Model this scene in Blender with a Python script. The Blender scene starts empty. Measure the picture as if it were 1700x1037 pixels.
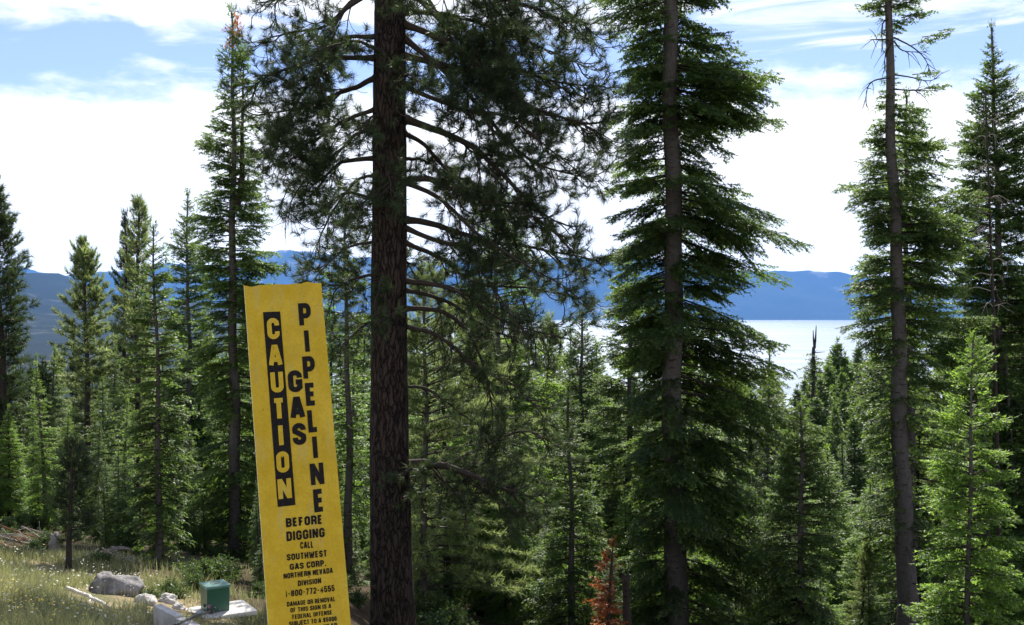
import bpy, math
import numpy as np
from mathutils import Vector

R = math.radians
S = bpy.context.scene
COL = S.collection
K = 1743.0            # focal length in photograph pixels
EYE = 1.6

# ------------------------------------------------------------------ camera, sun, sky, exposure
cam = bpy.data.objects.new("camera", bpy.data.cameras.new("camera"))
COL.objects.link(cam)
cam.location = (0, 0, EYE)
cam.rotation_euler = (R(90), 0, 0)
cam.data.sensor_width = 36
cam.data.lens = 36 * K / 1700
cam.data.clip_start = 0.05
cam.data.clip_end = 120000
S.camera = cam

SUN_AZ, SUN_EL = R(6), R(45)
sd = Vector((math.sin(SUN_AZ) * math.cos(SUN_EL), math.cos(SUN_AZ) * math.cos(SUN_EL), math.sin(SUN_EL)))
sl = bpy.data.lights.new("sun", 'SUN')
sl.energy = 5.0
sl.angle = R(0.53)
sl.color = (1.0, 0.95, 0.86)
so = bpy.data.objects.new("sun", sl)
COL.objects.link(so)
so.rotation_euler = sd.to_track_quat('Z', 'Y').to_euler()

S.view_settings.view_transform = 'Standard'
S.view_settings.look = 'None'
S.view_settings.exposure = 1.12
S.view_settings.gamma = 1.0
S.render.engine = 'CYCLES'
cy = S.cycles
cy.max_bounces = 6
cy.diffuse_bounces = 3
cy.glossy_bounces = 2
cy.transmission_bounces = 3
cy.transparent_max_bounces = 6
cy.volume_bounces = 0
cy.sample_clamp_indirect = 6
cy.caustics_reflective = False
cy.caustics_refractive = False
S.render.filter_size = 1.1


class NT:
    """small helper to write node trees"""
    def __init__(self, tree):
        self.t = tree
        self.n = tree.nodes
        self.n.clear()

    def add(self, kind, **kw):
        nd = self.n.new(kind)
        for k, v in kw.items():
            if k == 'ins':
                for a, b in v.items():
                    self.put(nd.inputs[a], b)
            else:
                setattr(nd, k, v)
        return nd

    def put(self, sock, v):
        if isinstance(v, bpy.types.NodeSocket):
            self.t.links.new(v, sock)
        elif isinstance(v, (tuple, list)) and len(v) == 3 and sock.type == 'RGBA':
            sock.default_value = (*v, 1)
        else:
            sock.default_value = v

    def m(self, op, a, b=0.0, c=0.0, clamp=False):
        nd = self.add('ShaderNodeMath', operation=op, use_clamp=clamp)
        self.put(nd.inputs[0], a)
        self.put(nd.inputs[1], b)
        self.put(nd.inputs[2], c)
        return nd.outputs[0]

    def noise(self, vec, scale, detail=4, rough=.55, dist=0.0):
        nd = self.add('ShaderNodeTexNoise')
        if vec is not None:
            self.put(nd.inputs['Vector'], vec)
        self.put(nd.inputs['Scale'], scale)
        self.put(nd.inputs['Detail'], detail)
        self.put(nd.inputs['Roughness'], rough)
        self.put(nd.inputs['Distortion'], dist)
        return nd.outputs['Fac']

    def ss(self, x, a, b, lo=0.0, hi=1.0):
        nd = self.add('ShaderNodeMapRange', interpolation_type='SMOOTHSTEP')
        self.put(nd.inputs[0], x)
        for i, v in enumerate((a, b, lo, hi)):
            self.put(nd.inputs[i + 1], v)
        return nd.outputs[0]

    def mix(self, f, a, b):
        nd = self.add('ShaderNodeMix', data_type='RGBA')
        self.put(nd.inputs[0], f)
        self.put(nd.inputs[6], a)
        self.put(nd.inputs[7], b)
        return nd.outputs[2]

    def mapping(self, vec, scale=(1, 1, 1), loc=(0, 0, 0)):
        nd = self.add('ShaderNodeMapping')
        self.put(nd.inputs['Vector'], vec)
        nd.inputs['Scale'].default_value = scale
        nd.inputs['Location'].default_value = loc
        return nd.outputs[0]


w = bpy.data.worlds.new("World")
S.world = w
w.use_nodes = True
t = NT(w.node_tree)
sky = t.add('ShaderNodeTexSky', sky_type='NISHITA', sun_disc=False, sun_elevation=SUN_EL, sun_rotation=SUN_AZ,
            altitude=2000, air_density=1.0, dust_density=0.6, ozone_density=1.3)
geo = t.add('ShaderNodeTexCoord')
sep = t.add('ShaderNodeSeparateXYZ', ins={0: geo.outputs['Generated']})
dx, dy, dz = sep.outputs
el = t.m('ARCSINE', dz)
az = t.m('ARCTAN2', dx, dy)
cv = t.add('ShaderNodeCombineXYZ', ins={0: az, 1: t.m('MULTIPLY', el, 2.6), 2: 0.0}).outputs[0]
n1 = t.noise(cv, 5.5, 7, .6, .3)
n2 = t.noise(t.mapping(cv, (1, 1, 1), (3.1, 1.7, 0.4)), 17, 6, .62, .2)
nw = t.noise(t.mapping(cv, (1.0, 2.4, 1), (7.3, 2.2, 0)), 4.2, 8, .62, .8)
# low white bank reaching up to about 11 degrees
top = t.m('ADD', 0.196, t.m('ADD', t.m('MULTIPLY', t.m('SUBTRACT', n1, .5), .10), t.m('MULTIPLY', t.m('SUBTRACT', n2, .5), .075)))
bank = t.ss(t.m('SUBTRACT', top, el), -0.022, 0.022)
# thin high wisps, thicker towards the zenith side of the blue band
bias = t.ss(el, 0.225, 0.285, -0.08, 0.17)
bias2 = t.ss(el, 0.45, 0.8, 0.0, -0.22)
wf = t.m('ADD', t.m('ADD', nw, bias), bias2)
wisp = t.ss(wf, 0.49, 0.70)
cl = t.m('MAXIMUM', bank, t.m('ADD', t.m('MULTIPLY', wisp, .84), .05), clamp=True)
skyc = t.add('ShaderNodeMix', data_type='RGBA', blend_type='MULTIPLY', ins={0: 1.0, 6: sky.outputs[0], 7: (1.50, 1.42, 1.62)}).outputs[2]
glow = t.ss(el, -.01, .10, 2.2, 1.0)
white = t.add('ShaderNodeVectorMath', operation='SCALE')
white.inputs[0].default_value = (14.0, 13.9, 13.9)
t.put(white.inputs['Scale'], glow)
colr = t.mix(cl, skyc, white.outputs[0])
bg = t.add('ShaderNodeBackground', ins={'Color': colr, 'Strength': 0.053})
out = t.add('ShaderNodeOutputWorld', ins={0: bg.outputs[0]})
w.cycles.sampling_method = 'MANUAL'
w.cycles.sample_map_resolution = 1024


# ------------------------------------------------------------------ terrain heights and pixel helpers
def gz(x, y):
    """height of the ground"""
    x = np.asarray(x, float)
    y = np.asarray(y, float)
    xx = 70 * np.tanh(x / 70)
    yy = np.where(y < -3, -3, y)
    s = np.where(yy < 24, -.221 * yy, -5.304 - .235 * (yy - 24))
    s = np.where(yy > 190, -44.3 - .36 * (yy - 190), s)
    side = -.161 * xx * np.where(yy < 0, np.clip(1 + yy / 3, 0, 1), 1.0)
    bump = .07 * np.sin(x * 1.3 + 1) * np.sin(y * .9) + .04 * np.sin(x * 2.9 + y * 2.1)
    bump = bump * np.clip((y - 5) / 4, 0, 1)
    dip = np.clip((x + 3.6) / 1.6, 0, 1)
    dip = dip * dip * (3 - 2 * dip) * -.75 * np.clip((y - 11) / 5, 0, 1)
    far = dip + 2.5 * np.sin(x / 31 + .5) * np.sin(y / 43) * np.clip((y - 60) / 60, 0, 1)
    return np.maximum(.05 + side + s + bump + far, -215.0)


def P(px, py, Y):
    return np.array([(px - 850) / K * Y, Y, EYE + (518.5 - py) / K * Y])


def hit(px, py):
    """where the sight line through a photograph pixel meets the ground"""
    d = np.array([(px - 850) / K, 1, (518.5 - py) / K])
    Y = 3.0
    while Y < 150:
        p = d * Y
        if EYE + p[2] < gz(p[0], p[1]):
            break
        Y += .02
    return np.array([d[0] * Y, Y, float(gz(d[0] * Y, Y))])


# ------------------------------------------------------------------ mesh helpers
NTRI = 0


def build(name, parts, mats, smooth=True):
    """parts: list of (V, F, material index, tint or None); everything becomes triangles"""
    Vs, Fs, Ms, Ts = [], [], [], []
    o = 0
    for V, F, mi, tn in parts:
        V = np.asarray(V, float).reshape(-1, 3)
        F = np.asarray(F, int)
        if len(V) == 0 or len(F) == 0:
            continue
        if F.shape[1] == 4:
            F = np.concatenate([F[:, [0, 1, 2]], F[:, [0, 2, 3]]])
        Vs.append(V)
        Fs.append(F + o)
        Ms.append(np.full(len(F), mi))
        Ts.append(np.full(len(V), .5) if tn is None else np.broadcast_to(np.asarray(tn, float), (len(V),)))
        o += len(V)
    V = np.concatenate(Vs).astype(np.float32)
    F = np.concatenate(Fs).astype(np.int32)
    me = bpy.data.meshes.new(name)
    me.vertices.add(len(V))
    me.vertices.foreach_set('co', V.ravel())
    me.loops.add(len(F) * 3)
    me.loops.foreach_set('vertex_index', F.ravel())
    me.polygons.add(len(F))
    me.polygons.foreach_set('loop_start', np.arange(len(F), dtype=np.int32) * 3)
    me.polygons.foreach_set('material_index', np.concatenate(Ms).astype(np.int32))
    me.polygons.foreach_set('use_smooth', np.full(len(F), bool(smooth)))
    a = me.attributes.new('tint', 'FLOAT', 'POINT')
    a.data.foreach_set('value', np.concatenate(Ts).astype(np.float32))
    for m in mats:
        me.materials.append(m)
    me.update(calc_edges=True)
    global NTRI
    NTRI += len(F)
    return me


def link(name, me, parent=None, loc=None, label=None, cat=None, group=None, kind=None):
    o = bpy.data.objects.new(name, me)
    COL.objects.link(o)
    if parent is not None:
        o.parent = parent
    if loc is not None:
        o.location = [float(v) for v in loc]
    for k, v in (('label', label), ('category', cat), ('group', group), ('kind', kind)):
        if v:
            o[k] = v
    return o


def thing(name, loc, label, cat, group=None):
    return link(name, None, None, loc, label, cat, group)


def tube(pts, rad, sides=6, caps=True):
    pts = np.asarray(pts, float)
    n = len(pts)
    rad = np.broadcast_to(np.asarray(rad, float), (n,))
    T = np.gradient(pts, axis=0)
    T /= np.linalg.norm(T, axis=1)[:, None] + 1e-9
    ref = np.array([0, 0, 1.0]) if abs(T[:, 2]).mean() < .8 else np.array([1.0, 0, 0])
    A = np.cross(T, ref)
    A /= np.linalg.norm(A, axis=1)[:, None] + 1e-9
    B = np.cross(T, A)
    th = np.arange(sides) / sides * 2 * np.pi
    V = pts[:, None] + rad[:, None, None] * (np.cos(th)[None, :, None] * A[:, None] + np.sin(th)[None, :, None] * B[:, None])
    i = np.arange(n - 1)[:, None] * sides
    j = np.arange(sides)[None]
    k = (j + 1) % sides
    F = np.stack([i + j, i + sides + j, i + sides + k, i + k], -1).reshape(-1, 4)
    V = V.reshape(-1, 3)
    F = np.concatenate([F[:, [0, 1, 2]], F[:, [0, 2, 3]]])
    if caps:
        V = np.concatenate([V, pts[:1], pts[-1:]])
        c0, c1 = n * sides, n * sides + 1
        j = np.arange(sides)
        k = (j + 1) % sides
        F = np.concatenate([F, np.stack([np.full(sides, c0), j, k], -1),
                            np.stack([np.full(sides, c1), (n - 1) * sides + k, (n - 1) * sides + j], -1)])
    return V, F


def curve(pts, n):
    """smooth curve through control points"""
    pts = np.asarray(pts, float)
    if len(pts) < 3:
        u = np.linspace(0, 1, n)[:, None]
        return pts[0] * (1 - u) + pts[-1] * u
    q = np.concatenate([[2 * pts[0] - pts[1]], pts, [2 * pts[-1] - pts[-2]]])
    out = []
    for u in np.linspace(0, len(pts) - 1 - 1e-6, n):
        i = int(u)
        f = u - i
        a, b, c, d = q[i:i + 4]
        out.append(.5 * (2 * b + (c - a) * f + (2 * a - 5 * b + 4 * c - d) * f * f + (3 * b - a - 3 * c + d) * f ** 3))
    return np.array(out)


def nrm(a):
    return a / (np.linalg.norm(a, axis=-1, keepdims=True) + 1e-9)


def box(sx, sy, sz, bev=0.0):
    """box sitting on z=0, centred in x and y, with chamfered edges"""
    import bmesh
    bm = bmesh.new()
    bmesh.ops.create_cube(bm, size=1)
    for v in bm.verts:
        v.co = Vector((v.co.x * sx, v.co.y * sy, (v.co.z + .5) * sz))
    if bev:
        bmesh.ops.bevel(bm, geom=bm.edges[:], offset=bev, segments=2, affect='EDGES', profile=.6)
    bmesh.ops.triangulate(bm, faces=bm.faces[:])
    V = np.array([v.co[:] for v in bm.verts])
    F = np.array([[v.index for v in f.verts] for f in bm.faces])
    bm.free()
    return V, F


def xf(V, loc=(0, 0, 0), rz=0.0, rx=0.0, ry=0.0):
    from mathutils import Euler
    M = np.array(Euler((rx, ry, rz)).to_matrix())
    return np.asarray(V) @ M.T + np.asarray(loc)


# ------------------------------------------------------------------ materials
def newmat(name):
    m = bpy.data.materials.new(name)
    m.use_nodes = True
    return m, NT(m.node_tree)


def finish(t, shader, disp=None):
    o = t.add('ShaderNodeOutputMaterial')
    t.put(o.inputs[0], shader)


def pbsdf(t, col, rough=.7, spec=.3, normal=None, metal=0.0):
    b = t.add('ShaderNodeBsdfPrincipled')
    t.put(b.inputs['Base Color'], col)
    t.put(b.inputs['Roughness'], rough)
    t.put(b.inputs['Specular IOR Level'], spec)
    t.put(b.inputs['Metallic'], metal)
    if normal is not None:
        t.put(b.inputs['Normal'], normal)
    return b.outputs[0]


def bump(t, h, dist, strength=.6):
    b = t.add('ShaderNodeBump')
    t.put(b.inputs['Strength'], strength)
    t.put(b.inputs['Distance'], dist)
    t.put(b.inputs['Height'], h)
    return b.outputs[0]


def needles(name, dark, light, trans, tf=.38, spec=.35, rough=.5):
    m, t = newmat(name)
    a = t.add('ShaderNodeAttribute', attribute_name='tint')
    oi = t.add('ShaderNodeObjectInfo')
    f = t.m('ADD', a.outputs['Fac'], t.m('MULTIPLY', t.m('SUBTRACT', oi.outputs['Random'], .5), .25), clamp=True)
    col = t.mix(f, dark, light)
    d = pbsdf(t, col, rough, spec)
    tr = t.add('ShaderNodeBsdfTranslucent')
    t.put(tr.inputs[0], t.mix(f, tuple(v * .6 for v in trans), trans))
    mx = t.add('ShaderNodeMixShader')
    mx.inputs[0].default_value = tf
    t.put(mx.inputs[1], d)
    t.put(mx.inputs[2], tr.outputs[0])
    finish(t, mx.outputs[0])
    return m


M = {}
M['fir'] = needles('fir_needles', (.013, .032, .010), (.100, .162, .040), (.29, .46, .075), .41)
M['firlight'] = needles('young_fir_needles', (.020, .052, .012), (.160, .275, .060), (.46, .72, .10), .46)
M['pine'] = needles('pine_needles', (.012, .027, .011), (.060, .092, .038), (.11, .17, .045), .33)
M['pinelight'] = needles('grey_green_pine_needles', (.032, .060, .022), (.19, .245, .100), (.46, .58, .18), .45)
M['orange'] = needles('dead_orange_needles', (.22, .060, .015), (.45, .14, .034), (.60, .19, .04), .42)
M['leaf'] = needles('shrub_leaves', (.022, .046, .012), (.075, .125, .035), (.13, .21, .04), .4)
M['grass'] = needles('meadow_grass', (.075, .120, .040), (.42, .40, .23), (.36, .37, .15), .38)
M['white_petals'] = needles('white_petals', (.55, .57, .45), (.8, .8, .72), (.7, .7, .55), .3)
M['yellow_petals'] = needles('yellow_petals', (.5, .40, .05), (.7, .6, .12), (.6, .5, .1), .3)
M['pink_petals'] = needles('pink_petals', (.45, .2, .35), (.6, .35, .5), (.5, .25, .4), .3)


def bark_pine():
    m, t = newmat('furrowed_pine_bark')
    tc = t.add('ShaderNodeTexCoord').outputs['Object']
    wob = t.add('ShaderNodeTexNoise')
    t.put(wob.inputs['Vector'], tc)
    wob.inputs['Scale'].default_value = 5.0
    wob.inputs['Detail'].default_value = 5
    vm = t.add('ShaderNodeVectorMath', operation='MULTIPLY_ADD')
    t.put(vm.inputs[0], wob.outputs['Color'])
    vm.inputs[1].default_value = (.16, .16, .30)
    t.put(vm.inputs[2], tc)
    v = t.add('ShaderNodeTexVoronoi', feature='DISTANCE_TO_EDGE')
    t.put(v.inputs['Vector'], t.mapping(vm.outputs[0], (1, 1, .17)))
    v.inputs['Scale'].default_value = 15.0
    n = t.noise(t.mapping(tc, (1, 1, .35)), 26, 6, .7)
    f = t.ss(t.m('ADD', v.outputs['Distance'], t.m('MULTIPLY', t.m('SUBTRACT', n, .5), .25)), -.02, .20)
    n2 = t.noise(tc, 2.2, 4, .6)
    plate = t.mix(t.ss(n, .3, .7), (.024, .018, .0155), (.066, .048, .039))
    plate = t.mix(t.ss(n2, .4, .7, 0, .6), plate, (.040, .034, .031))
    col = t.mix(f, (.009, .0075, .007), plate)
    h = t.m('ADD', f, t.m('MULTIPLY', n, .5))
    finish(t, pbsdf(t, col, .92, .12, bump(t, h, .04, .8)))
    return m


def bark_fir(name, a, b, scar):
    m, t = newmat(name)
    tc = t.add('ShaderNodeTexCoord').outputs['Object']
    n = t.noise(tc, 9, 6, .65)
    n2 = t.noise(t.mapping(tc, (1.4, 1.4, 7)), 3.2, 4, .6)
    n3 = t.noise(t.mapping(tc, (7, 7, 1.6)), 5, 4, .6)
    col = t.mix(n, a, b)
    col = t.mix(t.ss(n2, .57, .66, 0, .8), col, scar)
    col = t.mix(t.ss(n3, .56, .7, 0, .55), col, scar)
    finish(t, pbsdf(t, col, .9, .15, bump(t, t.m('ADD', n, n3), .02, .7)))
    return m


def twig_mat(name, a, b):
    m, t = newmat(name)
    tc = t.add('ShaderNodeTexCoord').outputs['Object']
    n = t.noise(tc, 14, 5, .65)
    finish(t, pbsdf(t, t.mix(n, a, b), .9, .15, bump(t, n, .01, .6)))
    return m


M['bark_pine'] = bark_pine()
M['bark_fir'] = bark_fir('grey_fir_bark', (.045, .041, .038), (.125, .115, .108), (.016, .013, .012))
M['bark_dark'] = bark_fir('dark_trunk_bark', (.026, .021, .018), (.066, .053, .045), (.012, .010, .009))
M['twig'] = twig_mat('branch_bark', (.022, .018, .015), (.060, .049, .041))
M['dead'] = twig_mat('bleached_dead_wood', (.16, .14, .12), (.36, .33, .30))
M['silver'] = twig_mat('silvery_log_wood', (.42, .39, .36), (.72, .70, .66))
M['red_dead'] = twig_mat('reddish_dead_wood', (.14, .06, .035), (.30, .15, .10))

# ------------------------------------------------------------------ foliage templates
TEMPL = {}


def blades_at(P0, D, n_per, L, ln, wid, rng, radial=False, start=0.0):
    """rows of needle blades along twig segments: returns triangles"""
    idx = np.repeat(np.arange(len(P0)), n_per)
    N = len(idx)
    u = start + (1 - start) * rng.random(N)
    d = D[idx]
    p = P0[idx] + d * (u * L[idx])[:, None]
    up = np.array([0, 0, 1.0])
    side = nrm(np.cross(d, up) + 1e-6)
    upp = np.cross(side, d)
    if radial:
        ph = rng.random(N) * 2 * np.pi
    else:
        ph = np.where(rng.random(N) < .5, 0, np.pi) + rng.normal(0, .55, N)
        ph = np.where((ph > 1.9) & (ph < 1.2), 1.5, ph)
    perp = np.cos(ph)[:, None] * side + np.sin(ph)[:, None] * upp
    fw = rng.uniform(.35, 1.0, N)[:, None]
    tip = nrm(d * fw + perp * .8)
    l = (ln * rng.uniform(.65, 1.15, N))[:, None]
    wv = nrm(d + .35 * rng.normal(size=(N, 3))) if not radial else nrm(np.cross(tip, rng.normal(size=(N, 3))))
    wv = wv * (wid * .5)
    V = np.stack([p - wv, p + wv, p + tip * l], 1).reshape(-1, 3)
    tint = np.repeat(np.clip(.02 + .75 * u * u + rng.normal(0, .12, N), 0, 1), 3)  # lighter tips: new growth, plus sunlit tips against shaded insides put into the tint
    return V, tint


def fir_spray(L, g, var, kind):
    key = (L, g, var, kind)
    if key in TEMPL:
        return TEMPL[key]
    rng = np.random.default_rng(hash((int(L * 100), int(g * 1000), var)) % 99991)
    P0, D, LL = [], [], []

    def seg(p, d, l):
        P0.append(p)
        D.append(d)
        LL.append(l)
    wood = []
    ax = np.array([1.0, 0, 0])
    if kind == 'fir':
        t0 = .22 * L
        seg(np.array([t0, 0, 0]), ax, L - t0)
        x = t0
        while x < L - .03:
            for s in (-1, 1):
                if rng.random() < .12:
                    continue
                l = min(.42 * L + .05, .75 * (L - x) + 2.2 * g, .95) * rng.uniform(.6, 1.2)
                a = R(50) + rng.normal(0, .14)
                d = nrm(np.array([math.cos(a), s * math.sin(a), rng.uniform(-.60, .12)]))
                p = np.array([x, 0, 0])
                seg(p, d, l)
                if l > 3.5 * g:
                    u = .22 * l
                    while u < l - .02:
                        for s2 in (-1, 1):
                            l2 = (.5 * (l - u) + .03) * rng.uniform(.5, 1.15)
                            b = s2 * (R(46) + rng.normal(0, .15))
                            d2 = np.array([d[0] * math.cos(b) - d[1] * math.sin(b), d[0] * math.sin(b) + d[1] * math.cos(b), rng.uniform(-.8, .15)])
                            seg(p + d * u, nrm(d2), l2)
                        u += 2.0 * g * rng.uniform(.75, 1.25)
            x += 1.55 * g * rng.uniform(.75, 1.25)
        P0, D, LL = map(np.array, (P0, D, LL))
        npr = np.maximum(3, (LL / (.27 * g)).astype(int))
        V, tint = blades_at(P0, D, npr, LL, 1.05 * g, .55 * g, rng)
    else:
        # pine: twigs with a brush of needles at each tip
        nn = 26 if g < .05 else (18 if g < .1 else 11)
        x = .30 * L
        seg(np.array([L - .2, 0, 0]), ax, .2)
        while x < L - .08:
            for s in (-1, 1):
                l = rng.uniform(.16, .40) * (1 - .4 * x / L)
                a = R(48) + rng.normal(0, .25)
                d = nrm(np.array([math.cos(a), s * math.sin(a), rng.uniform(-.15, .75)]))
                p = np.array([x, 0, 0])
                wood.append((p, p + d * l))
                k = min(.2, l)
                seg(p + d * (l - k), d, k)
                if l > .25:
                    seg(p + d * l * .45, nrm(d + rng.normal(0, .5, 3)), .12)
            x += rng.uniform(.10, .19)
        P0, D, LL = map(np.array, (P0, D, LL))
        V, tint = blades_at(P0, D, np.full(len(P0), nn), LL, .16 + g * .3, max(.010, g * .32), rng, True)
    n = 6
    W = [tube(np.stack([np.linspace(0, L * .93, n), np.zeros(n), np.zeros(n)], 1), np.linspace(.009 + .009 * L, .004, n), 3, False)]
    for a, b in wood:
        W.append(tube(np.stack([a, (a + b) / 2, b]), [.007, .005, .004], 3, False))
    TEMPL[key] = (V, tint, W)
    return TEMPL[key]


def place_branch(parts, tmpl, scale, az, base, pitch, droop, rng, tintshift, woodmat=1, leafmat=0, side=0.0):
    V, tint, W = tmpl

    def T(A):
        A = A * scale
        x, y, z = A[:, 0], A[:, 1], A[:, 2]
        s = np.maximum(x, 0)
        z2 = z + pitch * s - droop * s * s
        y2 = y + side * s * s
        ca, sa = math.cos(az), math.sin(az)
        k = 1 / math.sqrt(1 + pitch * pitch)
        return np.stack([(x * k * ca - y2 * sa), (x * k * sa + y2 * ca), z2], 1) + base
    A = T(V)
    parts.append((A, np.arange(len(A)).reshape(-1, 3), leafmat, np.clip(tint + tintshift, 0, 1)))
    for wv, wf in W:
        parts.append((T(wv), wf, woodmat, None))


LENS = (.35, .6, 1.0, 1.5, 2.2, 3.0)


def crown_parts(H, prof, g, seed, axis, z0, kind='fir', ws=.3, nb=5, droop=.10, skip=.08, p_low=-.22, p_top=.75, rag=.35, front=1.0, lump=0.0):
    rng = np.random.default_rng(seed)
    parts = []
    z = z0
    ph = rng.random() * 6.28
    while z < H - .08:
        f = z / H
        k = max(3, int(round(nb + rng.normal(0, .7))))
        ph += 2.4
        for i in range(k):
            if rng.random() < skip:
                continue
            az = ph + i * 2 * np.pi / k + rng.normal(0, .22)
            zz = z + rng.normal(0, .28) * ws
            L = prof(min(zz, H), az) * (1 - rag * rng.random() ** 1.5) * rng.choice([1, 1, 1, 1.15, .8])
            if front < 1 and math.sin(az) < -.66:
                if rng.random() > front:
                    continue
                L *= .7
            if lump:
                L *= 1 - lump + lump * (1 + .8 * math.sin(zz * 1.9 + 2.2 * math.cos(az) + seed) + .6 * math.sin(zz * 4.3 - 2.7 * math.sin(az) + 2 * seed)) * .8
            L = min(L, 1.12 * prof(min(zz, H), az))
            if L < .07:
                if f < .9:
                    continue
                L = .10
            Lb = min(LENS, key=lambda q: abs(math.log(q / L)))
            tm = fir_spray(Lb, g, int(rng.integers(3)), kind)
            sc = L / Lb
            pitch = p_low + (p_top - p_low) * max(0, f) ** 2.2 + rng.normal(0, .08)
            dr = droop / max(L, .5) * (1 - .7 * f) * rng.uniform(.5, 1.4)
            b = axis(zz)
            place_branch(parts, tm, sc, az, b, pitch, dr, rng, rng.normal(0, .14) - .02, side=rng.normal(0, .05))
        z += .78 * ws * rng.uniform(.7, 1.3) * (1 - .45 * f)
    # leader
    a = axis(H - .3 if H > 2 else H * .85)
    tm = fir_spray(.35, g, 0, kind)
    for q in range(3):
        place_branch(parts, tm, min(.7, .06 * H), q * 2.1, axis(H - .2), 1.9, 0, rng, -.05)
    return parts


def trunk_part(axis, H, r0, r1, seed, z0=-.4, sides=14, step=.35, wob=.05):
    rng = np.random.default_rng(seed + 77)
    n = max(6, int((H - z0) / step))
    zs = np.linspace(z0, H, n)
    f = np.clip((zs - max(z0, 0)) / (H - max(z0, 0)), 0, 1)
    rad = r0 + (r1 - r0) * f
    rad = rad * (1 + .35 * np.exp(-np.maximum(zs, 0) / .35))
    pts = np.array([axis(z) for z in zs])
    V, F = tube(pts, rad, sides)
    nv = n * sides
    th = np.tile(np.arange(sides) / sides * 6.283, n)
    ph = rng.random(4) * 6.28
    zz = np.repeat(zs, sides)
    k = 1 + wob * (np.sin(3 * th + ph[0] + .4 * zz) * .5 + np.sin(5 * th + ph[1] - .9 * zz) * .4 + np.sin(2 * th + 2.3 * zz + ph[2]) * .35)
    k *= 1 + rng.normal(0, wob * .25, nv)
    c = np.repeat(pts, sides, 0)
    V[:nv] = c + (V[:nv] - c) * k[:, None]
    return V, F


def make_prof(zs, L, Rr, back=None):
    zs, L, Rr = map(np.asarray, (zs, L, Rr))
    o = np.argsort(zs)
    zs, L, Rr = zs[o], L[o], Rr[o]

    def f(z, az):
        l = np.interp(z, zs, L)
        r = np.interp(z, zs, Rr)
        m = (l + r) / 2
        c = math.cos(az)
        return (r if c > 0 else l) * c * c + m * (1 - c * c)
    return f


def hero_tree(kindname, label, cat, Y, base, top, ext, g, seed, w_base, w_top, kind='fir', leaf='fir', bark='bark_fir',
              crown_from=None, ws=.3, nb=5, droop=.1, skip=.08, rag=.35, extra=None, zbase=None, p_low=-.22, p_top=.75, group=None,
              stubs=0, trunk_top=None, front=.45, lump=.22):
    """base, top: photograph pixels of the trunk foot and the tip at depth Y; ext: (py, left reach, right reach) in pixels"""
    b = P(base[0], base[1], Y)
    tp = P(top[0], top[1], Y)
    if zbase is not None:
        b[2] = zbase
    H = tp[2] - b[2]
    lean = (tp[:2] - b[:2]) / H
    rng = np.random.default_rng(seed)
    bend = rng.normal(0, .04, 2)

    def axis(z):
        f = z / H
        return np.array([lean[0] * z + bend[0] * math.sin(f * 3.1), lean[1] * z + bend[1] * math.sin(f * 3.1), z]) + np.array([.035 * math.sin(z * .8 + seed) + .02 * math.sin(z * 1.9 + seed), .03 * math.sin(z * .7 + 2 * seed), 0])
    zs = [EYE + (518.5 - e[0]) / K * Y - b[2] for e in ext]
    prof = make_prof(zs, [e[1] / K * Y for e in ext], [e[2] / K * Y for e in ext])
    z0 = min(zs) if crown_from is None else EYE + (518.5 - crown_from) / K * Y - b[2]
    root = thing(kindname, b, label, cat, group)
    Ht = H if trunk_top is None else EYE + (518.5 - trunk_top) / K * Y - b[2]
    tv, tf = trunk_part(axis, Ht, w_base / K * Y / 2, w_top / K * Y / 2, seed)
    tparts = [(tv, tf, 0, None)]
    for q in range(stubs):
        z = rng.uniform(.3, max(.6, z0 + 1.0))
        az = rng.random() * 6.28
        l = rng.uniform(.25, 1.0)
        d = np.array([math.cos(az), math.sin(az), rng.uniform(-.5, .1)])
        p0 = axis(z)
        tparts.append((*tube(np.stack([p0, p0 + d * l * .5, p0 + d * l + [0, 0, -.12 * l]]), [.014, .009, .004], 4), 1, None))
    link('trunk', build('trunk', tparts, [M[bark], M['twig']]), root)
    cp = crown_parts(H, prof, g, seed, axis, max(z0, .15), kind, ws, nb, droop, skip, p_low=p_low, p_top=p_top, rag=rag, front=front, lump=lump)
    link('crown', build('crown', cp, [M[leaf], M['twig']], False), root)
    if extra:
        extra(root, axis, b)
    return root, axis, b


# ------------------------------------------------------------------ the setting
def ground_material():
    m, t = newmat('meadow_and_forest_floor')
    tc = t.add('ShaderNodeNewGeometry').outputs['Position']
    n = t.noise(tc, .55, 6, .6)
    n2 = t.noise(tc, 6, 6, .7)
    n3 = t.noise(tc, 45, 3, .6)
    straw = t.mix(n2, (.20, .155, .085), (.36, .29, .18))
    green = t.mix(n2, (.05, .075, .025), (.12, .15, .06))
    col = t.mix(t.ss(n, .46, .60), straw, green)
    sp = t.add('ShaderNodeSeparateXYZ', ins={0: tc})
    # needles and duff under the wood, beyond the meadow edge
    edge = t.m('ADD', t.m('ADD', sp.outputs[1], t.m('MULTIPLY', sp.outputs[0], .9)), t.m('MULTIPLY', n, 4.0))
    duff = t.mix(n2, (.035, .026, .016), (.10, .07, .042))
    col = t.mix(t.ss(edge, 12.2, 14.2), col, duff)
    far = t.ss(sp.outputs[1], 160, 330)
    col = t.mix(far, col, t.mix(n3, (.025, .045, .02), (.05, .075, .03)))
    finish(t, pbsdf(t, col, .95, .1, bump(t, t.m('ADD', n2, n3), .05, .8)))
    return m


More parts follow.
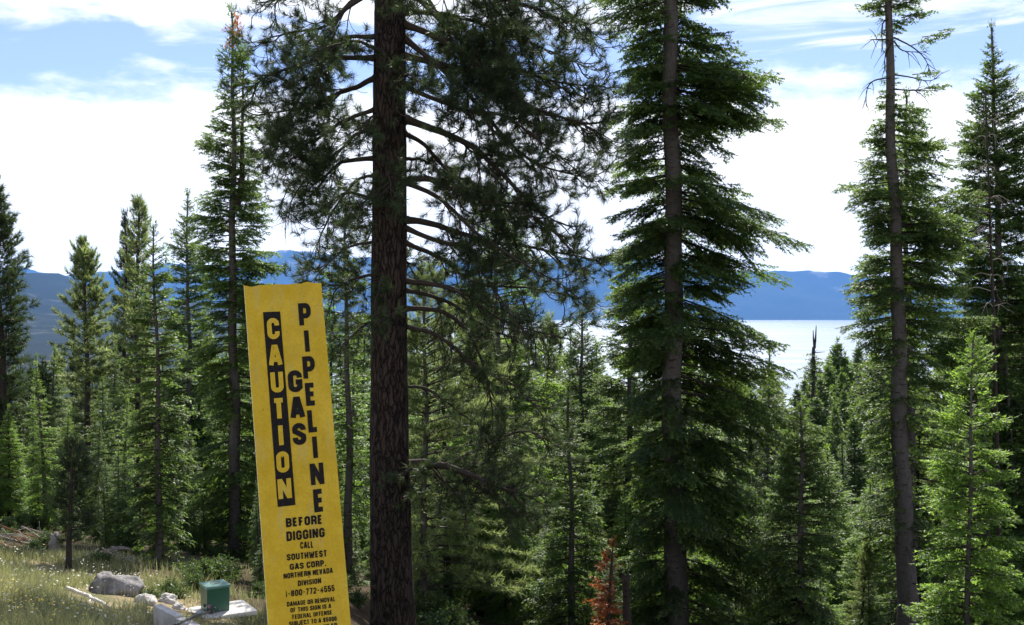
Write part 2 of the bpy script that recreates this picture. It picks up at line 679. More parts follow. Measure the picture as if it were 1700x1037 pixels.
xs = np.concatenate([-np.geomspace(40000, 40, 60), np.linspace(-38, 38, 191), np.geomspace(40, 40000, 60)])
ys = np.concatenate([-np.geomspace(30000, 6, 30), np.linspace(-5, 45, 151), np.geomspace(46, 42000, 120)])
X, Y_ = np.meshgrid(xs, ys)
Zg = gz(X, Y_)
V = np.stack([X.ravel(), Y_.ravel(), Zg.ravel()], 1)
nx, ny = len(xs), len(ys)
i = (np.arange(ny - 1)[:, None] * nx + np.arange(nx - 1)[None]).ravel()
F = np.stack([i, i + 1, i + nx + 1, i + nx], 1)
link('ground', build('ground', [(V, F, 0, None)], [ground_material()]), kind='structure')

LAKE = -185.0
m, t = newmat('lake_water')
tc = t.add('ShaderNodeNewGeometry').outputs['Position']
h = t.noise(t.mapping(tc, (.02, .05, 1)), 1.0, 5, .6)
h2 = t.noise(t.mapping(tc, (.0006, .003, 1)), 1.0, 4, .55)
b_ = t.add('ShaderNodeBsdfPrincipled')
t.put(b_.inputs['Base Color'], (.05, .10, .15))
t.put(b_.inputs['Roughness'], t.ss(h2, .35, .65, .26, .31))
t.put(b_.inputs['IOR'], 1.85)
finish(t, b_.outputs[0])
V = np.array([(-15000, 560, LAKE), (15000, 560, LAKE), (15000, 27500, LAKE), (-15000, 27500, LAKE)], float)
link('lake', build('lake', [(V, np.array([[0, 1, 2, 3]]), 0, None)], [m]), kind='structure')


def fbm2(x, y, seed, octv=6, rough=.5):
    rng = np.random.default_rng(seed)
    out = np.zeros_like(x)
    amp, fr = 1.0, 1.0
    for o in range(octv):
        for q in range(4):
            a = rng.random() * 6.28
            out += amp * .5 * np.sin((x * math.cos(a) + y * math.sin(a)) * fr * rng.uniform(.7, 1.4) + rng.random() * 6.28)
        amp *= rough
        fr *= 2.05
    return out


def ridge(name, prof_px, y_near, y_crest, y_far, mat, seed, rough_m, nx=420, ny=60, x0=-350, x1=2050, fr=1.0, ex=1.15):
    """a range of hills whose crest line passes through the given skyline"""
    px = np.linspace(x0, x1, nx)
    sky = np.interp(px, [p[0] for p in prof_px], [p[1] for p in prof_px])
    crest = EYE + (518.5 - sky) / K * y_crest
    v = np.concatenate([np.linspace(0, 1, ny), np.linspace(1.1, 2, ny // 4)])
    PX, VV = np.meshgrid(px, v)
    CR = np.broadcast_to(crest, PX.shape)
    Yd = np.where(VV <= 1, y_near + (y_crest - y_near) * VV, y_crest + (y_far - y_crest) * (VV - 1))
    Xd = (PX - 850) / K * y_crest * (.9 + .1 * Yd / y_crest)
    sh = np.where(VV <= 1, VV ** ex, 1 - .8 * (VV - 1) ** 1.2)
    base = LAKE - 12
    nse = fbm2(Xd / (rough_m * 9 / fr), Yd / (rough_m * 9 / fr), seed)
    rdg = 1 - np.abs(np.sin(fbm2(Xd / (rough_m * 14 / fr), Yd / (rough_m * 30 / fr), seed + 5, 4)))
    env = np.clip(np.sin(np.clip(VV, 0, 1) * np.pi), 0, 1)
    Z = base + (CR - base) * sh + env * rough_m * (nse * .45 + rdg * 1.3 - .8) + .12 * rough_m * fbm2(PX / 14, PX * 0, seed + 9, 5, .6) * np.clip(VV, 0, 1) ** 4
    V = np.stack([Xd.ravel(), Yd.ravel(), Z.ravel()], 1)
    n, k = len(px), len(v)
    i = (np.arange(k - 1)[:, None] * n + np.arange(n - 1)[None]).ravel()
    F = np.stack([i, i + 1, i + n + 1, i + n], 1)
    return link(name, build(name, [(V, F, 0, None)], [mat]), kind='structure')


def mountain_mat(name, sc, forest1, forest2, rock, amt):
    m, t = newmat(name)
    tc = t.add('ShaderNodeNewGeometry').outputs['Position']
    n = t.noise(tc, sc, 6, .65)
    n2 = t.noise(tc, sc * 6, 5, .7)
    n3 = t.noise(tc, sc * 30, 3, .7)
    col = t.mix(n3, forest1, forest2)
    col = t.mix(t.ss(t.m('ADD', t.m('MULTIPLY', n, .6), t.m('MULTIPLY', n2, .45)), amt, amt + .09), col, rock)
    finish(t, pbsdf(t, col, .95, .05))
    return m


ridge('mountains', [(-350, 446), (0, 447), (30, 440), (60, 449), (100, 458), (150, 452), (200, 447), (280, 436), (350, 440), (420, 424), (450, 418), (480, 413), (505, 416), (540, 421),
                    (600, 426), (660, 431), (720, 436), (790, 431), (860, 434), (930, 428), (985, 430), (1040, 434), (1072, 429), (1100, 438), (1160, 446),
                    (1240, 452), (1300, 451), (1335, 448), (1370, 450), (1395, 453), (1440, 462), (1500, 470), (1600, 474), (1700, 470), (2050, 460)],
      25800, 29500, 33000, mountain_mat('mountain_forest_and_rock', .00022, (.022, .032, .022), (.045, .055, .040), (.26, .255, .24), .555), 4, 200)
ridge('hill', [(-350, 452), (-100, 462), (0, 472), (60, 458), (95, 452), (130, 470), (200, 492), (300, 500), (420, 508), (560, 522), (700, 548), (850, 592), (950, 640), (1100, 700), (2050, 760)],
      1500, 9000, 11500, mountain_mat('forested_hill', .0012, (.004, .009, .009), (.016, .027, .021), (.06, .06, .05), .56), 11, 60, fr=1.0, ex=.55)

# the blue air between here and the far shore
V, F = box(34000, 36000, 1600 + 260)
hz = link('haze', build('haze', [(V + np.array([0, 17000, -260]), F, 0, None)], []), kind='stuff')
m, t = newmat('blue_air')
pv = t.add('ShaderNodeVolumePrincipled')
pv.inputs['Color'].default_value = (.13, .38, .95, 1)
pv.inputs['Density'].default_value = 2.9e-5
pv.inputs['Anisotropy'].default_value = 0.0
o_ = t.add('ShaderNodeOutputMaterial')
t.put(o_.inputs['Volume'], pv.outputs[0])
hz.data.materials.append(m)

# ------------------------------------------------------------------ the yellow pipeline marker
MO = np.array([-.2859, 1.3119, EYE + .035])
ya, pi_, ro = .3544, -.2374, -.0422
Rz = np.array([[math.cos(ya), -math.sin(ya), 0], [math.sin(ya), math.cos(ya), 0], [0, 0, 1]])
Rx = np.array([[1, 0, 0], [0, math.cos(pi_), -math.sin(pi_)], [0, math.sin(pi_), math.cos(pi_)]])
Ry = np.array([[math.cos(ro), 0, math.sin(ro)], [0, 1, 0], [-math.sin(ro), 0, math.cos(ro)]])
MR = Rz @ Rx @ Ry
MU, MN, MV = MR[:, 0], -MR[:, 1], MR[:, 2]      # across, towards the reader, up
WID = .0955


def bow(u):
    """cross-section of the fibreglass strip: gently bowed with a crease near each edge"""
    a = np.abs(u) / (WID / 2)
    return .0035 * (1 - a ** 2) - .0012 * np.exp(-((a - .72) / .07) ** 2)


def on_marker(u, v, h=0.0):
    u, v = np.asarray(u, float), np.asarray(v, float)
    return MO + u[..., None] * MU + v[..., None] * MV + (bow(u) + h)[..., None] * MN


def marker_uv(px, py):
    d = np.array([(px - 850) / K, 1, (518.5 - py) / K])
    e = np.array([0, 0, EYE])
    h = .003
    for _ in range(4):
        q = MO + MN * h
        s = np.dot(q - e, MN) / np.dot(d, MN)
        p = e + d * s - MO
        h = float(bow(np.dot(p, MU)))
    return np.array([np.dot(p, MU), np.dot(p, MV)])


foot = 0
while (MO + foot * MV)[2] > gz(*(MO + foot * MV)[:2]) - .12:
    foot -= .02
us = np.linspace(-WID / 2, WID / 2, 33)
vs = np.concatenate([np.linspace(foot, -.02, 60), np.linspace(-.015, 0, 4)])
UU, VV = np.meshgrid(us, vs)
rngm = np.random.default_rng(3)
edgew = .0006 * np.interp(us, np.linspace(us[0], us[-1], 12), rngm.normal(0, 1, 12))
VV = VV + np.where(VV > -.001, edgew[None] + .02 * (UU + WID / 2) * .6 - .0006, 0)
TH = .0032
front = on_marker(UU, VV).reshape(-1, 3)
back = on_marker(UU, VV, -TH).reshape(-1, 3)
nu, nv = len(us), len(vs)
i = (np.arange(nv - 1)[:, None] * nu + np.arange(nu - 1)[None]).ravel()
Ff = np.stack([i, i + 1, i + nu + 1, i + nu], 1)
N0 = nu * nv
rim = []
loop = list(range(nu)) + [k * nu + nu - 1 for k in range(1, nv)] + [(nv - 1) * nu + k for k in range(nu - 2, -1, -1)] + [k * nu for k in range(nv - 2, 0, -1)]
for a, b in zip(loop, loop[1:] + loop[:1]):
    rim.append([a, a + N0, b + N0, b])
m, t = newmat('weathered_yellow_fibreglass')
tc = t.add('ShaderNodeTexCoord').outputs['Object']
n = t.noise(tc, 28, 5, .6)
n2 = t.noise(tc, 320, 3, .6)
n4 = t.noise(t.mapping(tc, (60, 60, 3)), 1, 4, .6)
col = t.mix(t.ss(n, .3, .75), (.44, .295, .013), (.53, .375, .034))
col = t.mix(t.ss(n2, .35, .75, 0, .45), col, (.34, .225, .018))
col = t.mix(t.ss(n4, .52, .72, 0, .5), col, (.40, .32, .11))
dirt = t.noise(tc, 95, 2, .5)
col = t.mix(t.ss(dirt, .735, .775, 0, .7), col, (.20, .09, .03))
finish(t, pbsdf(t, col, .6, .15, bump(t, t.m('ADD', t.m('MULTIPLY', n2, .5), n4), .0012, .8)))
M['yellow'] = m
m, t = newmat('pale_cut_edge')
finish(t, pbsdf(t, (.82, .74, .48), .8, .2))  # rim colour, paler than the yellow face
M['yellow_edge'] = m
m, t = newmat('black_lettering')
tc = t.add('ShaderNodeTexCoord').outputs['Object']
n = t.noise(tc, 300, 3, .6)
finish(t, pbsdf(t, t.mix(t.ss(n, .4, .75), (.008, .007, .008), (.020, .017, .016)), .75, .12))
M['ink'] = m
Vm = np.concatenate([front, back])
cen = np.array([MO[0], MO[1], float(gz(MO[0], MO[1]))])
sign = thing('pipeline_marker', cen, 'leaning yellow gas pipeline caution marker with black lettering', 'sign')
panel = link('panel', build('panel', [(Vm - cen, Ff, 0, None), (Vm - cen, (Ff + N0)[:, ::-1], 0, None), (Vm - cen, np.array(rim), 1, None)], [M['yellow'], M['yellow_edge']]), sign)

# stroke lettering: every glyph is drawn from bands of constant weight
def arc(cx, cy, rx, ry, a0, a1, n=7):
    return [(cx + rx * math.cos(R(a)), cy + ry * math.sin(R(a))) for a in np.linspace(a0, a1, n)]


def ring():
    r = .5
    q = .22
    return arc(.5, 1 - q, r, q, 90, 180, 6) + arc(.5, q, r, q, 180, 270, 6) + arc(.5, q, r, q, 270, 360, 6) + arc(.5, 1 - q, r, q, 0, 90, 6)


def bowl(y0, y1, x0=0.0):
    q = (y1 - y0) * .5
    qq = min(q, .22)
    return [(-.5, y1), (.62, y1)] + arc(.55, y1 - qq, .45, qq, 80, 0, 5) + arc(.55, y0 + qq, .45, qq, 0, -80, 5) + [(.62, y0), (-.5, y0)]


GL = {  # width, strokes
    'A': (.66, [[(0, -.09), (.40, 1.0), (.60, 1.0), (1, -.09)], [(.18, .24), (.82, .24)]]),
    'B': (.60, [[(0, -.1), (0, 1.1)], bowl(.5, 1), bowl(0, .5)]),
    'C': (.58, [[(1, .68)] + arc(.5, .78, .5, .22, 0, 180, 8) + arc(.5, .22, .5, .22, 180, 360, 8) + [(1, .32)]]),
    'D': (.60, [[(0, -.1), (0, 1.1)], bowl(0, 1)]),
    'E': (.52, [[(1, 1), (0, 1), (0, 0), (1, 0)], [(0, .51), (.9, .51)]]),
    'F': (.50, [[(1, 1), (0, 1), (0, -.1)], [(0, .49), (.9, .49)]]),
    'G': (.62, [[(1, .69)] + arc(.5, .78, .5, .22, 0, 180, 8) + arc(.5, .22, .5, .22, 180, 300, 6) + [(1, .14), (1, .45), (.55, .45)]]),
    'H': (.60, [[(0, -.1), (0, 1.1)], [(1, -.1), (1, 1.1)], [(0, .5), (1, .5)]]),
    'I': (.22, [[(.5, -.1), (.5, 1.1)]]),
    'J': (.52, [[(1, 1.1), (1, .22)] + arc(.5, .22, .5, .22, 0, -180, 8) + [(0, .3)]]),
    'L': (.50, [[(0, 1.1), (0, 0), (1.05, 0)]]),
    'M': (.80, [[(0, -.1), (0, 1.1)], [(1, -.1), (1, 1.1)], [(.06, 1.05), (.5, .1), (.94, 1.05)]]),
    'N': (.64, [[(0, -.1), (0, 1.1)], [(1, -.1), (1, 1.1)], [(.03, 1.05), (.97, -.05)]]),
    'O': (.60, [('loop', ring())]),
    'P': (.58, [[(0, -.1), (0, 1)], bowl(.42, 1)]),
    'R': (.60, [[(0, -.1), (0, 1)], bowl(.46, 1), [(.62, .46), (1, .3), (1, -.1)]]),
    'S': (.60, [[(1, .72)] + arc(.5, .78, .5, .22, 0, 180, 8) + [(.03, .66), (.5, .52), (.97, .36)] + arc(.5, .22, .5, .22, 0, -180, 8) + [(0, .3)]]),
    'T': (.56, [[(-.1, 1), (1.1, 1)], [(.5, 1), (.5, -.1)]]),
    'U': (.60, [[(0, 1.1), (0, .22)] + arc(.5, .22, .5, .22, 180, 360, 9) + [(1, 1.1)]]),
    'V': (.62, [[(-.02, 1.1), (.42, 0), (.58, 0), (1.02, 1.1)]]),
    'W': (.88, [[(0, 1.1), (.22, 0), (.30, 0), (.5, .9), (.70, 0), (.78, 0), (1, 1.1)]]),
    'Y': (.62, [[(0, 1.1), (.5, .45), (1, 1.1)], [(.5, .5), (.5, -.1)]]),
    '0': (.56, [('loop', ring())]),
    '1': (.30, [[(0, .8), (.7, 1.0), (.7, -.1)]]),
    '2': (.56, [[(0, .7)] + arc(.5, .78, .5, .22, 180, 0, 8) + [(.95, .55), (.05, .1), (0, 0), (1.1, 0)]]),
    '4': (.60, [[(.72, -.1), (.72, 1), (0, .3), (1.1, .3)]]),
    '5': (.56, [[(1.05, 1), (.05, 1), (0, .56), (.5, .62)] + arc(.5, .31, .5, .31, 80, -180, 9)]),
    '7': (.54, [[(-.1, 1), (1, 1), (.35, -.1)]]),
    '8': (.58, [('loop', arc(.5, .76, .44, .24, 0, 345, 14)), ('loop', arc(.5, .26, .5, .26, 0, 345, 14))]),
    '$': (.58, [[(1, .72)] + arc(.5, .76, .5, .2, 0, 180, 8) + [(.03, .64), (.5, .51), (.97, .36)] + arc(.5, .24, .5, .2, 0, -180, 8), [(.5, 1.18), (.5, -.18)]]),
    '-': (.40, [[(0, .5), (1, .5)]]),
    '.': (.20, [[(.5, -.12), (.5, .12)]]),
    '/': (.5, [[(0, -.1), (1, 1.1)]]),
}


def glyph(ch, wt=.20):
    """list of (V2, F) bands in a box of height 1 and width w"""
    wd, strokes = GL[ch]
    wd = max(wd, wt)
    out = []
    for s in strokes:
        closed = isinstance(s, tuple) and s[0] == 'loop'
        p = np.array(s[1] if closed else s, float)
        p = np.stack([wt / 2 + p[:, 0] * (wd - wt), wt / 2 + p[:, 1] * (1 - wt)], 1)
        keep = [0] + [k for k in range(1, len(p)) if np.linalg.norm(p[k] - p[k - 1]) > 1e-4]
        p = p[keep]
        n = len(p)
        if closed:
            d = np.roll(p, -1, 0) - p
            din, dout = nrm(np.roll(d, 1, 0)), nrm(d)
        else:
            d = nrm(p[1:] - p[:-1])
            din = np.concatenate([d[:1], d])
            dout = np.concatenate([d, d[-1:]])
        tn = nrm(din + dout)
        nn = np.stack([-tn[:, 1], tn[:, 0]], 1)
        cosh = np.clip((tn * dout).sum(1), .5, 1)
        o = nn * (wt / 2 / cosh)[:, None]
        V2 = np.concatenate([p + o, p - o])
        V2[:, 1] = np.clip(V2[:, 1], -.08 if ch == '$' else 0, 1.08 if ch == '$' else 1)
        V2[:, 0] = np.clip(V2[:, 0], 0, wd)
        F = [[k, n + k, n + (k + 1) % n, (k + 1) % n] for k in range(n if closed else n - 1)]
        out.append((V2, np.array(F)))
    return wd, out


letter_parts = []


def quad_map(c, s, tt):
    """bilinear: c = uv of left-bottom, right-bottom, right-top, left-top"""
    s, tt = s[:, None], tt[:, None]
    return c[0] * (1 - s) * (1 - tt) + c[1] * s * (1 - tt) + c[2] * s * tt + c[3] * (1 - s) * tt


def lay_text(text, corners, wt=.2, mat=0, h=.0006, gap=.10, space=.32):
    c = [marker_uv(*q) for q in corners]
    x = 0
    items = []
    for ch in text:
        if ch == ' ':
            x += space
            continue
        wd, bands = glyph(ch, wt)
        items.append((x, bands))
        x += wd + gap
    total = x - gap
    for x0, bands in items:
        for k, (V2, F) in enumerate(bands):
            uv = quad_map(c, (V2[:, 0] + x0) / total, V2[:, 1])
            letter_parts.append((on_marker(uv[:, 0], uv[:, 1], h + .00006 * k) - cen, F, mat, None))


# black box of CAUTION
cb = [marker_uv(*q) for q in ((461, 841.5), (490.5, 838), (465, 516.8), (436.5, 518))]
gs, gt = np.meshgrid(np.linspace(0, 1, 7), np.linspace(0, 1, 20))
uv = quad_map(cb, gs.ravel(), gt.ravel())
i = (np.arange(19)[:, None] * 7 + np.arange(6)[None]).ravel()
letter_parts.append((on_marker(uv[:, 0], uv[:, 1], .0005) - cen, np.stack([i, i + 1, i + 8, i + 7], 1), 0, None))


def tower(text, y_first, y_last, hgt, xl, mat, slope, h, wmul=1.0, wt=.2):
    """letters stacked one above the other; xl(y) gives the centre line"""
    n = len(text)
    for k, ch in enumerate(text):
        y0 = y_first + (y_last - y_first) * k / (n - 1)
        wd = max(GL[ch][0], wt) * hgt * wmul
        x0 = xl(y0)
        x1 = xl(y0 + hgt)
        sl = slope(y0)
        lay_text(ch, ((x1 - wd / 2, y0 + hgt + sl * wd / 2), (x1 + wd / 2, y0 + hgt - sl * wd / 2), (x0 + wd / 2, y0 - sl * wd / 2), (x0 - wd / 2, y0 + sl * wd / 2)), wt, mat, h)


slp = lambda y: .055 + .10 * max(0, y - 518) / 430
tower('CAUTION', 528, 793.5, 35, lambda y: 452.2 + (y - 528) * .0715, 1, slp, .0009, 1.0, .22)
tower('PIPELINE', 503, 811.5, 38, lambda y: 504.6 + (y - 503) * .0765, 0, slp, .0006, .92, .22)
tower('GAS', 614.5, 702, 36.5, lambda y: 488.4 + (y - 614) * .078, 0, slp, .0006, 1.04, .235)
for txt, q, wt in (
    ('BEFORE', ((475, 875.3), (535.6, 869.5), (535, 854), (474, 860.3)), .23),
    ('DIGGING', ((475.8, 898.6), (539.3, 891.3), (538.5, 875.3), (475, 882.4)), .23),
    ('CALL', ((498.6, 911), (520.6, 909), (520, 898), (498, 899.4)), .21),
    ('SOUTHWEST', ((476.2, 930.6), (543, 923.6), (542.3, 912.4), (475.6, 919.8)), .22),
    ('GAS CORP.', ((481.3, 946.2), (541.5, 939.5), (541, 928.8), (480.7, 935.8)), .22),
    ('NORTHERN NEVADA', ((470.8, 961), (552.7, 951), (552.2, 941.8), (470.3, 952)), .22),
    ('DIVISION', ((494.6, 973), (533.3, 968), (532.9, 959), (494.3, 963.8)), .22),
    ('1-800-772-4555', ((474, 991.3), (555.7, 981.2), (555.2, 970.6), (473.7, 980.8)), .2),
    ('DAMAGE OR REMOVAL', ((476.4, 1007), (556.4, 997.8), (556, 990), (476, 999)), .21),
    ('OF THIS SIGN IS A', ((482, 1016.8), (550, 1009.2), (549.7, 1001.6), (481.7, 1009)), .21),
    ('FEDERAL OFFENSE', ((485.3, 1028), (551.5, 1019.8), (551, 1012.3), (485, 1020.3)), .21),
    ('SUBJECT TO A $5000', ((479.8, 1039.6), (559, 1030.2), (558.6, 1022.6), (479.4, 1031.8)), .21),
    ('FINE AND 1 YEAR', ((486, 1050), (560, 1041), (559.6, 1033.4), (485.6, 1042.4)), .21),
):
    lay_text(txt, q, wt)
link('lettering', build('lettering', letter_parts, [M['ink'], M['yellow']], False), panel)

# ------------------------------------------------------------------ the big dark pine in front
def bare_branch(root, pts, r, rng, forks=5, mat='dead', name='dead_branch', fl=.35):
    """a leafless drooping branch with side twigs; pts in the tree's own space"""
    c = curve(pts, 14)
    parts = [(*tube(c, np.linspace(r, r * .3, 14), 5), 0, None)]
    for q in range(forks):
        i = int(rng.integers(4, 13))
        d = nrm(nrm(c[min(i + 1, 13)] - c[i - 1]) * .7 + rng.normal(0, .5, 3) + np.array([0, 0, -.35]))
        l = fl * rng.uniform(.4, 1.2)
        e = c[i] + d * l * .5 + rng.normal(0, .05, 3) * l
        parts.append((*tube(curve([c[i], e, c[i] + d * l + [0, 0, -.15 * l]], 6), np.linspace(r * .45, r * .18, 6), 4), 0, None))
    link(name, build(name, parts, [M[mat]]), root)


def big_pine():
    Y = 18.0
    rng = np.random.default_rng(21)
    b = P(652, 1037, Y)
    b[2] = gz(b[0], b[1]) - .1
    if b[2] > P(652, 1075, Y)[2]:
        b[2] = P(652, 1075, Y)[2]
    root = thing('pine_tree', b, 'massive dark pine with furrowed trunk right of the yellow marker and drooping limbs', 'tree')
    H = 22.0
    cx = lambda z: np.interp(z, [0, 4.6, 10.6, 22], [(652 - 850) / K * Y - b[0], (646 - 850) / K * Y - b[0], (647 - 850) / K * Y - b[0], (650 - 850) / K * Y - b[0]])
    axis = lambda z: np.array([float(cx(z)), 0, z])
    zs = np.linspace(-.5, H, 90)
    wpx = np.interp(zs + b[2], [P(0, 1037, Y)[2], P(0, 500, Y)[2], P(0, 0, Y)[2], 17], [70, 59, 50, 8]) / K * Y / 2
    wpx = wpx * (1 + .25 * np.exp(-np.maximum(zs, 0) / .5))
    V, F = tube(np.array([axis(z) for z in zs]), wpx, 36)
    n = 90 * 36
    th = np.tile(np.arange(36) / 36 * 6.283, 90)
    zr = np.repeat(zs, 36)
    k = 1 + .025 * np.sin(9 * th + 1.5 * np.sin(zr * 1.7)) + .02 * np.sin(14 * th + 2 * np.sin(zr * 1.1 + 1)) + .018 * np.sin(4 * th + zr * .8) + rng.normal(0, .014, n)
    c = np.repeat(np.array([axis(z) for z in zs]), 36, 0)
    V[:n] = c + (V[:n] - c) * k[:, None]
    link('trunk', build('trunk', [(V, F, 0, None)], [M['bark_pine']]), root)
    seg = []          # (origin, direction, length) of needled twig ends

    def twig(wood, p, d, l, r, level):
        """a drooping twig that turns up at its end, forking into needled shoots"""
        n = 5
        pts = [p]
        dd = nrm(d)
        kink = rng.normal(0, .10, 3)
        for q in range(n):
            u = (q + 1) / n
            dd = nrm(dd + kink + rng.normal(0, .10, 3) + np.array([0, 0, (-.14 if u < .6 else .26)]))
            pts.append(pts[-1] + dd * l / n)
        pts = np.array(pts)
        wood.append((*tube(pts, np.linspace(r, max(.004, r * .4), n + 1), 4, False), 0, None))
        if level > 0:
            m = max(2, int(l / .15))
            for q in range(m):
                u = .25 + .75 * (q + rng.random()) / m
                i = min(int(u * n), n - 1)
                base = pts[i] + (pts[i + 1] - pts[i]) * (u * n - i)
                dr = nrm(nrm(pts[i + 1] - pts[i]) * .75 + rng.normal(0, .62, 3) + np.array([0, 0, -.08]))
                twig(wood, base, dr, l * rng.uniform(.32, .62) + .06, r * .5, level - 1)
        end = nrm(pts[-1] - pts[-2])
        kk = min(.17, l * .6)
        if rng.random() > .06:
            seg.append((pts[-1] - end * kk, end, kk))
        if l > .6:
            e2 = nrm(pts[-2] - pts[-3])
            seg.append((pts[-3], e2, .12))

    def limb(pts, r0, dens=1.0, twl=1.0, bare=.22, name='limb'):
        n = 26
        c = curve(pts, n)
        L = np.linalg.norm(np.diff(c, axis=0), axis=1).sum()
        c[2:] += np.cumsum(rng.normal(0, .006, (n - 2, 3)), 0)
        rad = np.linspace(1, .16, n) * r0
        rad[0] *= 1.5
        rad[1] *= 1.15
        wood = [(*tube(c, rad, 8), 0, None)]
        m = int(L * 6.8 * dens)
        for q in range(m):
            u = bare + (1 - bare) * (q + rng.random()) / m
            i = min(int(u * (n - 1)), n - 2)
            d0 = nrm(c[i + 1] - c[i])
            sd = nrm(np.cross(d0, [0, 0, 1.0]))
            s = rng.choice([-1, 1])
            d = nrm(d0 * rng.uniform(.35, .9) + sd * s * rng.uniform(.1, .9) + np.array([0, 0, rng.uniform(-.75, .35)]))
            l = twl * rng.uniform(.35, 1.0) * (1.15 - .5 * u)
            twig(wood, c[i], d, l, min(.022, r0 * .32) * rng.uniform(.6, 1.1), 2 if l > .7 else 1)
        twig(wood, c[-1], c[-1] - c[-2], .45 * twl, r0 * .16, 1)
        link(name, build(name, wood, [M['twig']]), root)

    def L(pix, r, dep=0.0, **kw):
        """limb given by photograph points; dep: how far its end reaches towards (-) or away (+) from the camera"""
        q = []
        for k_, (px, py) in enumerate(pix):
            u = k_ / (len(pix) - 1)
            q.append(P(px, py, Y + dep * u) - b)
        q[0][0] = axis(q[0][2])[0] + (.22 if pix[1][0] > pix[0][0] else -.22)
        limb(q, r, **kw)
    # right side, top to bottom
    L([(665, -60), (729, -30), (800, -10), (880, 10), (950, 40)], .06, -1.0, dens=1.3)
    L([(665, -110), (760, -70), (860, -30), (940, 20), (985, 60)], .06, .8, dens=1.4)
    L([(660, -20), (729, 24), (758, 58), (800, 100), (850, 120)], .05, 1.2, dens=1.2)
    L([(673, 39), (709, 55), (748, 75), (787, 104), (835, 145), (883, 178), (960, 205), (1000, 225)], .062, -.6, dens=1.2)
    L([(672, 20), (740, 25), (820, 45), (900, 80), (970, 110)], .05, .9, dens=1.4)
    L([(676, 92), (729, 106), (787, 121), (845, 154), (893, 188), (951, 203), (985, 240)], .06, .7, dens=1.1)
    L([(672, 140), (720, 165), (770, 185), (830, 195), (890, 235), (960, 290)], .045, -1.0)
    L([(673, 196), (719, 212), (777, 236), (820, 275), (864, 318), (893, 347), (931, 374)], .068, -.5)
    L([(676, 219), (705, 241), (729, 270), (758, 294), (820, 322), (870, 370)], .045, 1.3)
    L([(678, 301), (709, 297), (748, 313), (801, 328), (835, 338), (910, 375), (960, 430)], .06, -.9)
    L([(678, 364), (719, 371), (767, 388), (825, 405), (873, 410), (926, 424), (985, 436)], .06, .5)
    L([(680, 376), (729, 400), (777, 412), (791, 444), (830, 500), (870, 560)], .045, -1.1, twl=.9)
    L([(678, 465), (719, 472), (767, 487), (800, 510), (850, 540), (940, 560)], .05, -.7, dens=.8, twl=.9)
    L([(677, 512), (729, 515), (771, 545), (800, 601), (815, 670), (818, 740)], .045, .6, dens=.6, twl=.9)
    L([(672, 771), (718, 769), (775, 786), (821, 806), (880, 830)], .085, -.9, dens=1.35, bare=.14, twl=1.05)
    L([(677, 540), (730, 560), (790, 610), (850, 640), (900, 690)], .04, -.5, dens=1.0, twl=.9)
    L([(677, 640), (720, 650), (770, 690), (820, 720)], .03, .8, dens=1.0, twl=.8)
    L([(614, 400), (585, 410), (550, 440), (520, 470)], .028, -.4, dens=1.1, twl=.8)
    L([(676, 480), (740, 500), (800, 540), (870, 560), (960, 520)], .04, 1.4, dens=.9)
    L([(674, 400), (730, 430), (790, 470), (880, 480), (980, 500)], .045, 1.0, dens=.7)
    L([(674, 300), (730, 330), (800, 390), (880, 440), (950, 480)], .045, -1.3, dens=.7)
    L([(670, -30), (760, 60), (850, 110), (930, 140), (1005, 150)], .05, .2, dens=1.4)
    L([(670, 60), (760, 140), (840, 230), (900, 270), (985, 290)], .05, .1, dens=1.1)
    L([(616, 60), (560, 70), (510, 150), (470, 210), (445, 260)], .04, .3, dens=1.1)
    L([(616, 180), (575, 200), (530, 230), (490, 240), (455, 235)], .04, -.3, dens=1.2)
    L([(616, 290), (590, 300), (555, 350), (530, 400), (520, 440)], .03, .6, dens=1.1)
    L([(676, 765), (730, 775), (800, 745), (870, 715), (930, 740)], .05, .7, dens=1.1, bare=.2)
    # left side
    L([(618, -70), (560, -40), (500, -20), (440, 5)], .055, .6, dens=1.2)
    L([(622, -20), (579, 12), (550, 48), (536, 95), (520, 150)], .045, -.5, dens=1.0)
    L([(622, -15), (584, 0), (540, 44), (483, 55), (425, 69)], .05, .5, dens=.9)
    L([(613, 96), (550, 96), (502, 108), (449, 125), (412, 150)], .05, -.4, dens=.9)
    L([(618, 128), (589, 145), (540, 166), (492, 183), (442, 190)], .055, .7, dens=1.1)
    L([(616, 215), (590, 225), (560, 255), (525, 270), (470, 260)], .04, -.6, dens=1.1)
    L([(613, 262), (579, 267), (550, 285), (520, 320), (478, 300)], .045, .5, dens=1.1)
    L([(614, 330), (580, 318), (555, 330), (530, 345)], .03, -.5, dens=.9)
    L([(616, 455), (590, 462), (560, 480), (545, 520)], .03, .4, dens=.9)
    # towards the camera and away, in front of and behind the trunk
    for py, a, l in ((150, -70, 2.0), (215, -100, 1.7), (300, -82, 1.6), (330, -110, 1.2), (470, -95, 1.3), (540, -120, 1.3), (90, -120, 2.0), (20, -80, 2.4), (60, 70, 2.6),
                     (180, 100, 2.5), (260, 60, 2.2), (350, 110, 2.0), (430, 80, 2.0)):
        z = P(0, py, Y)[2] - b[2]
        dv = np.array([math.cos(R(a)), math.sin(R(a)), 0])
        a0 = axis(z)
        limb([a0 + dv * .25, a0 + dv * l * .5 + [0, 0, .05], a0 + dv * l + [0, 0, -.35]], .04, dens=1.1, twl=.8)
    # the crown above the frame
    z = 11.6
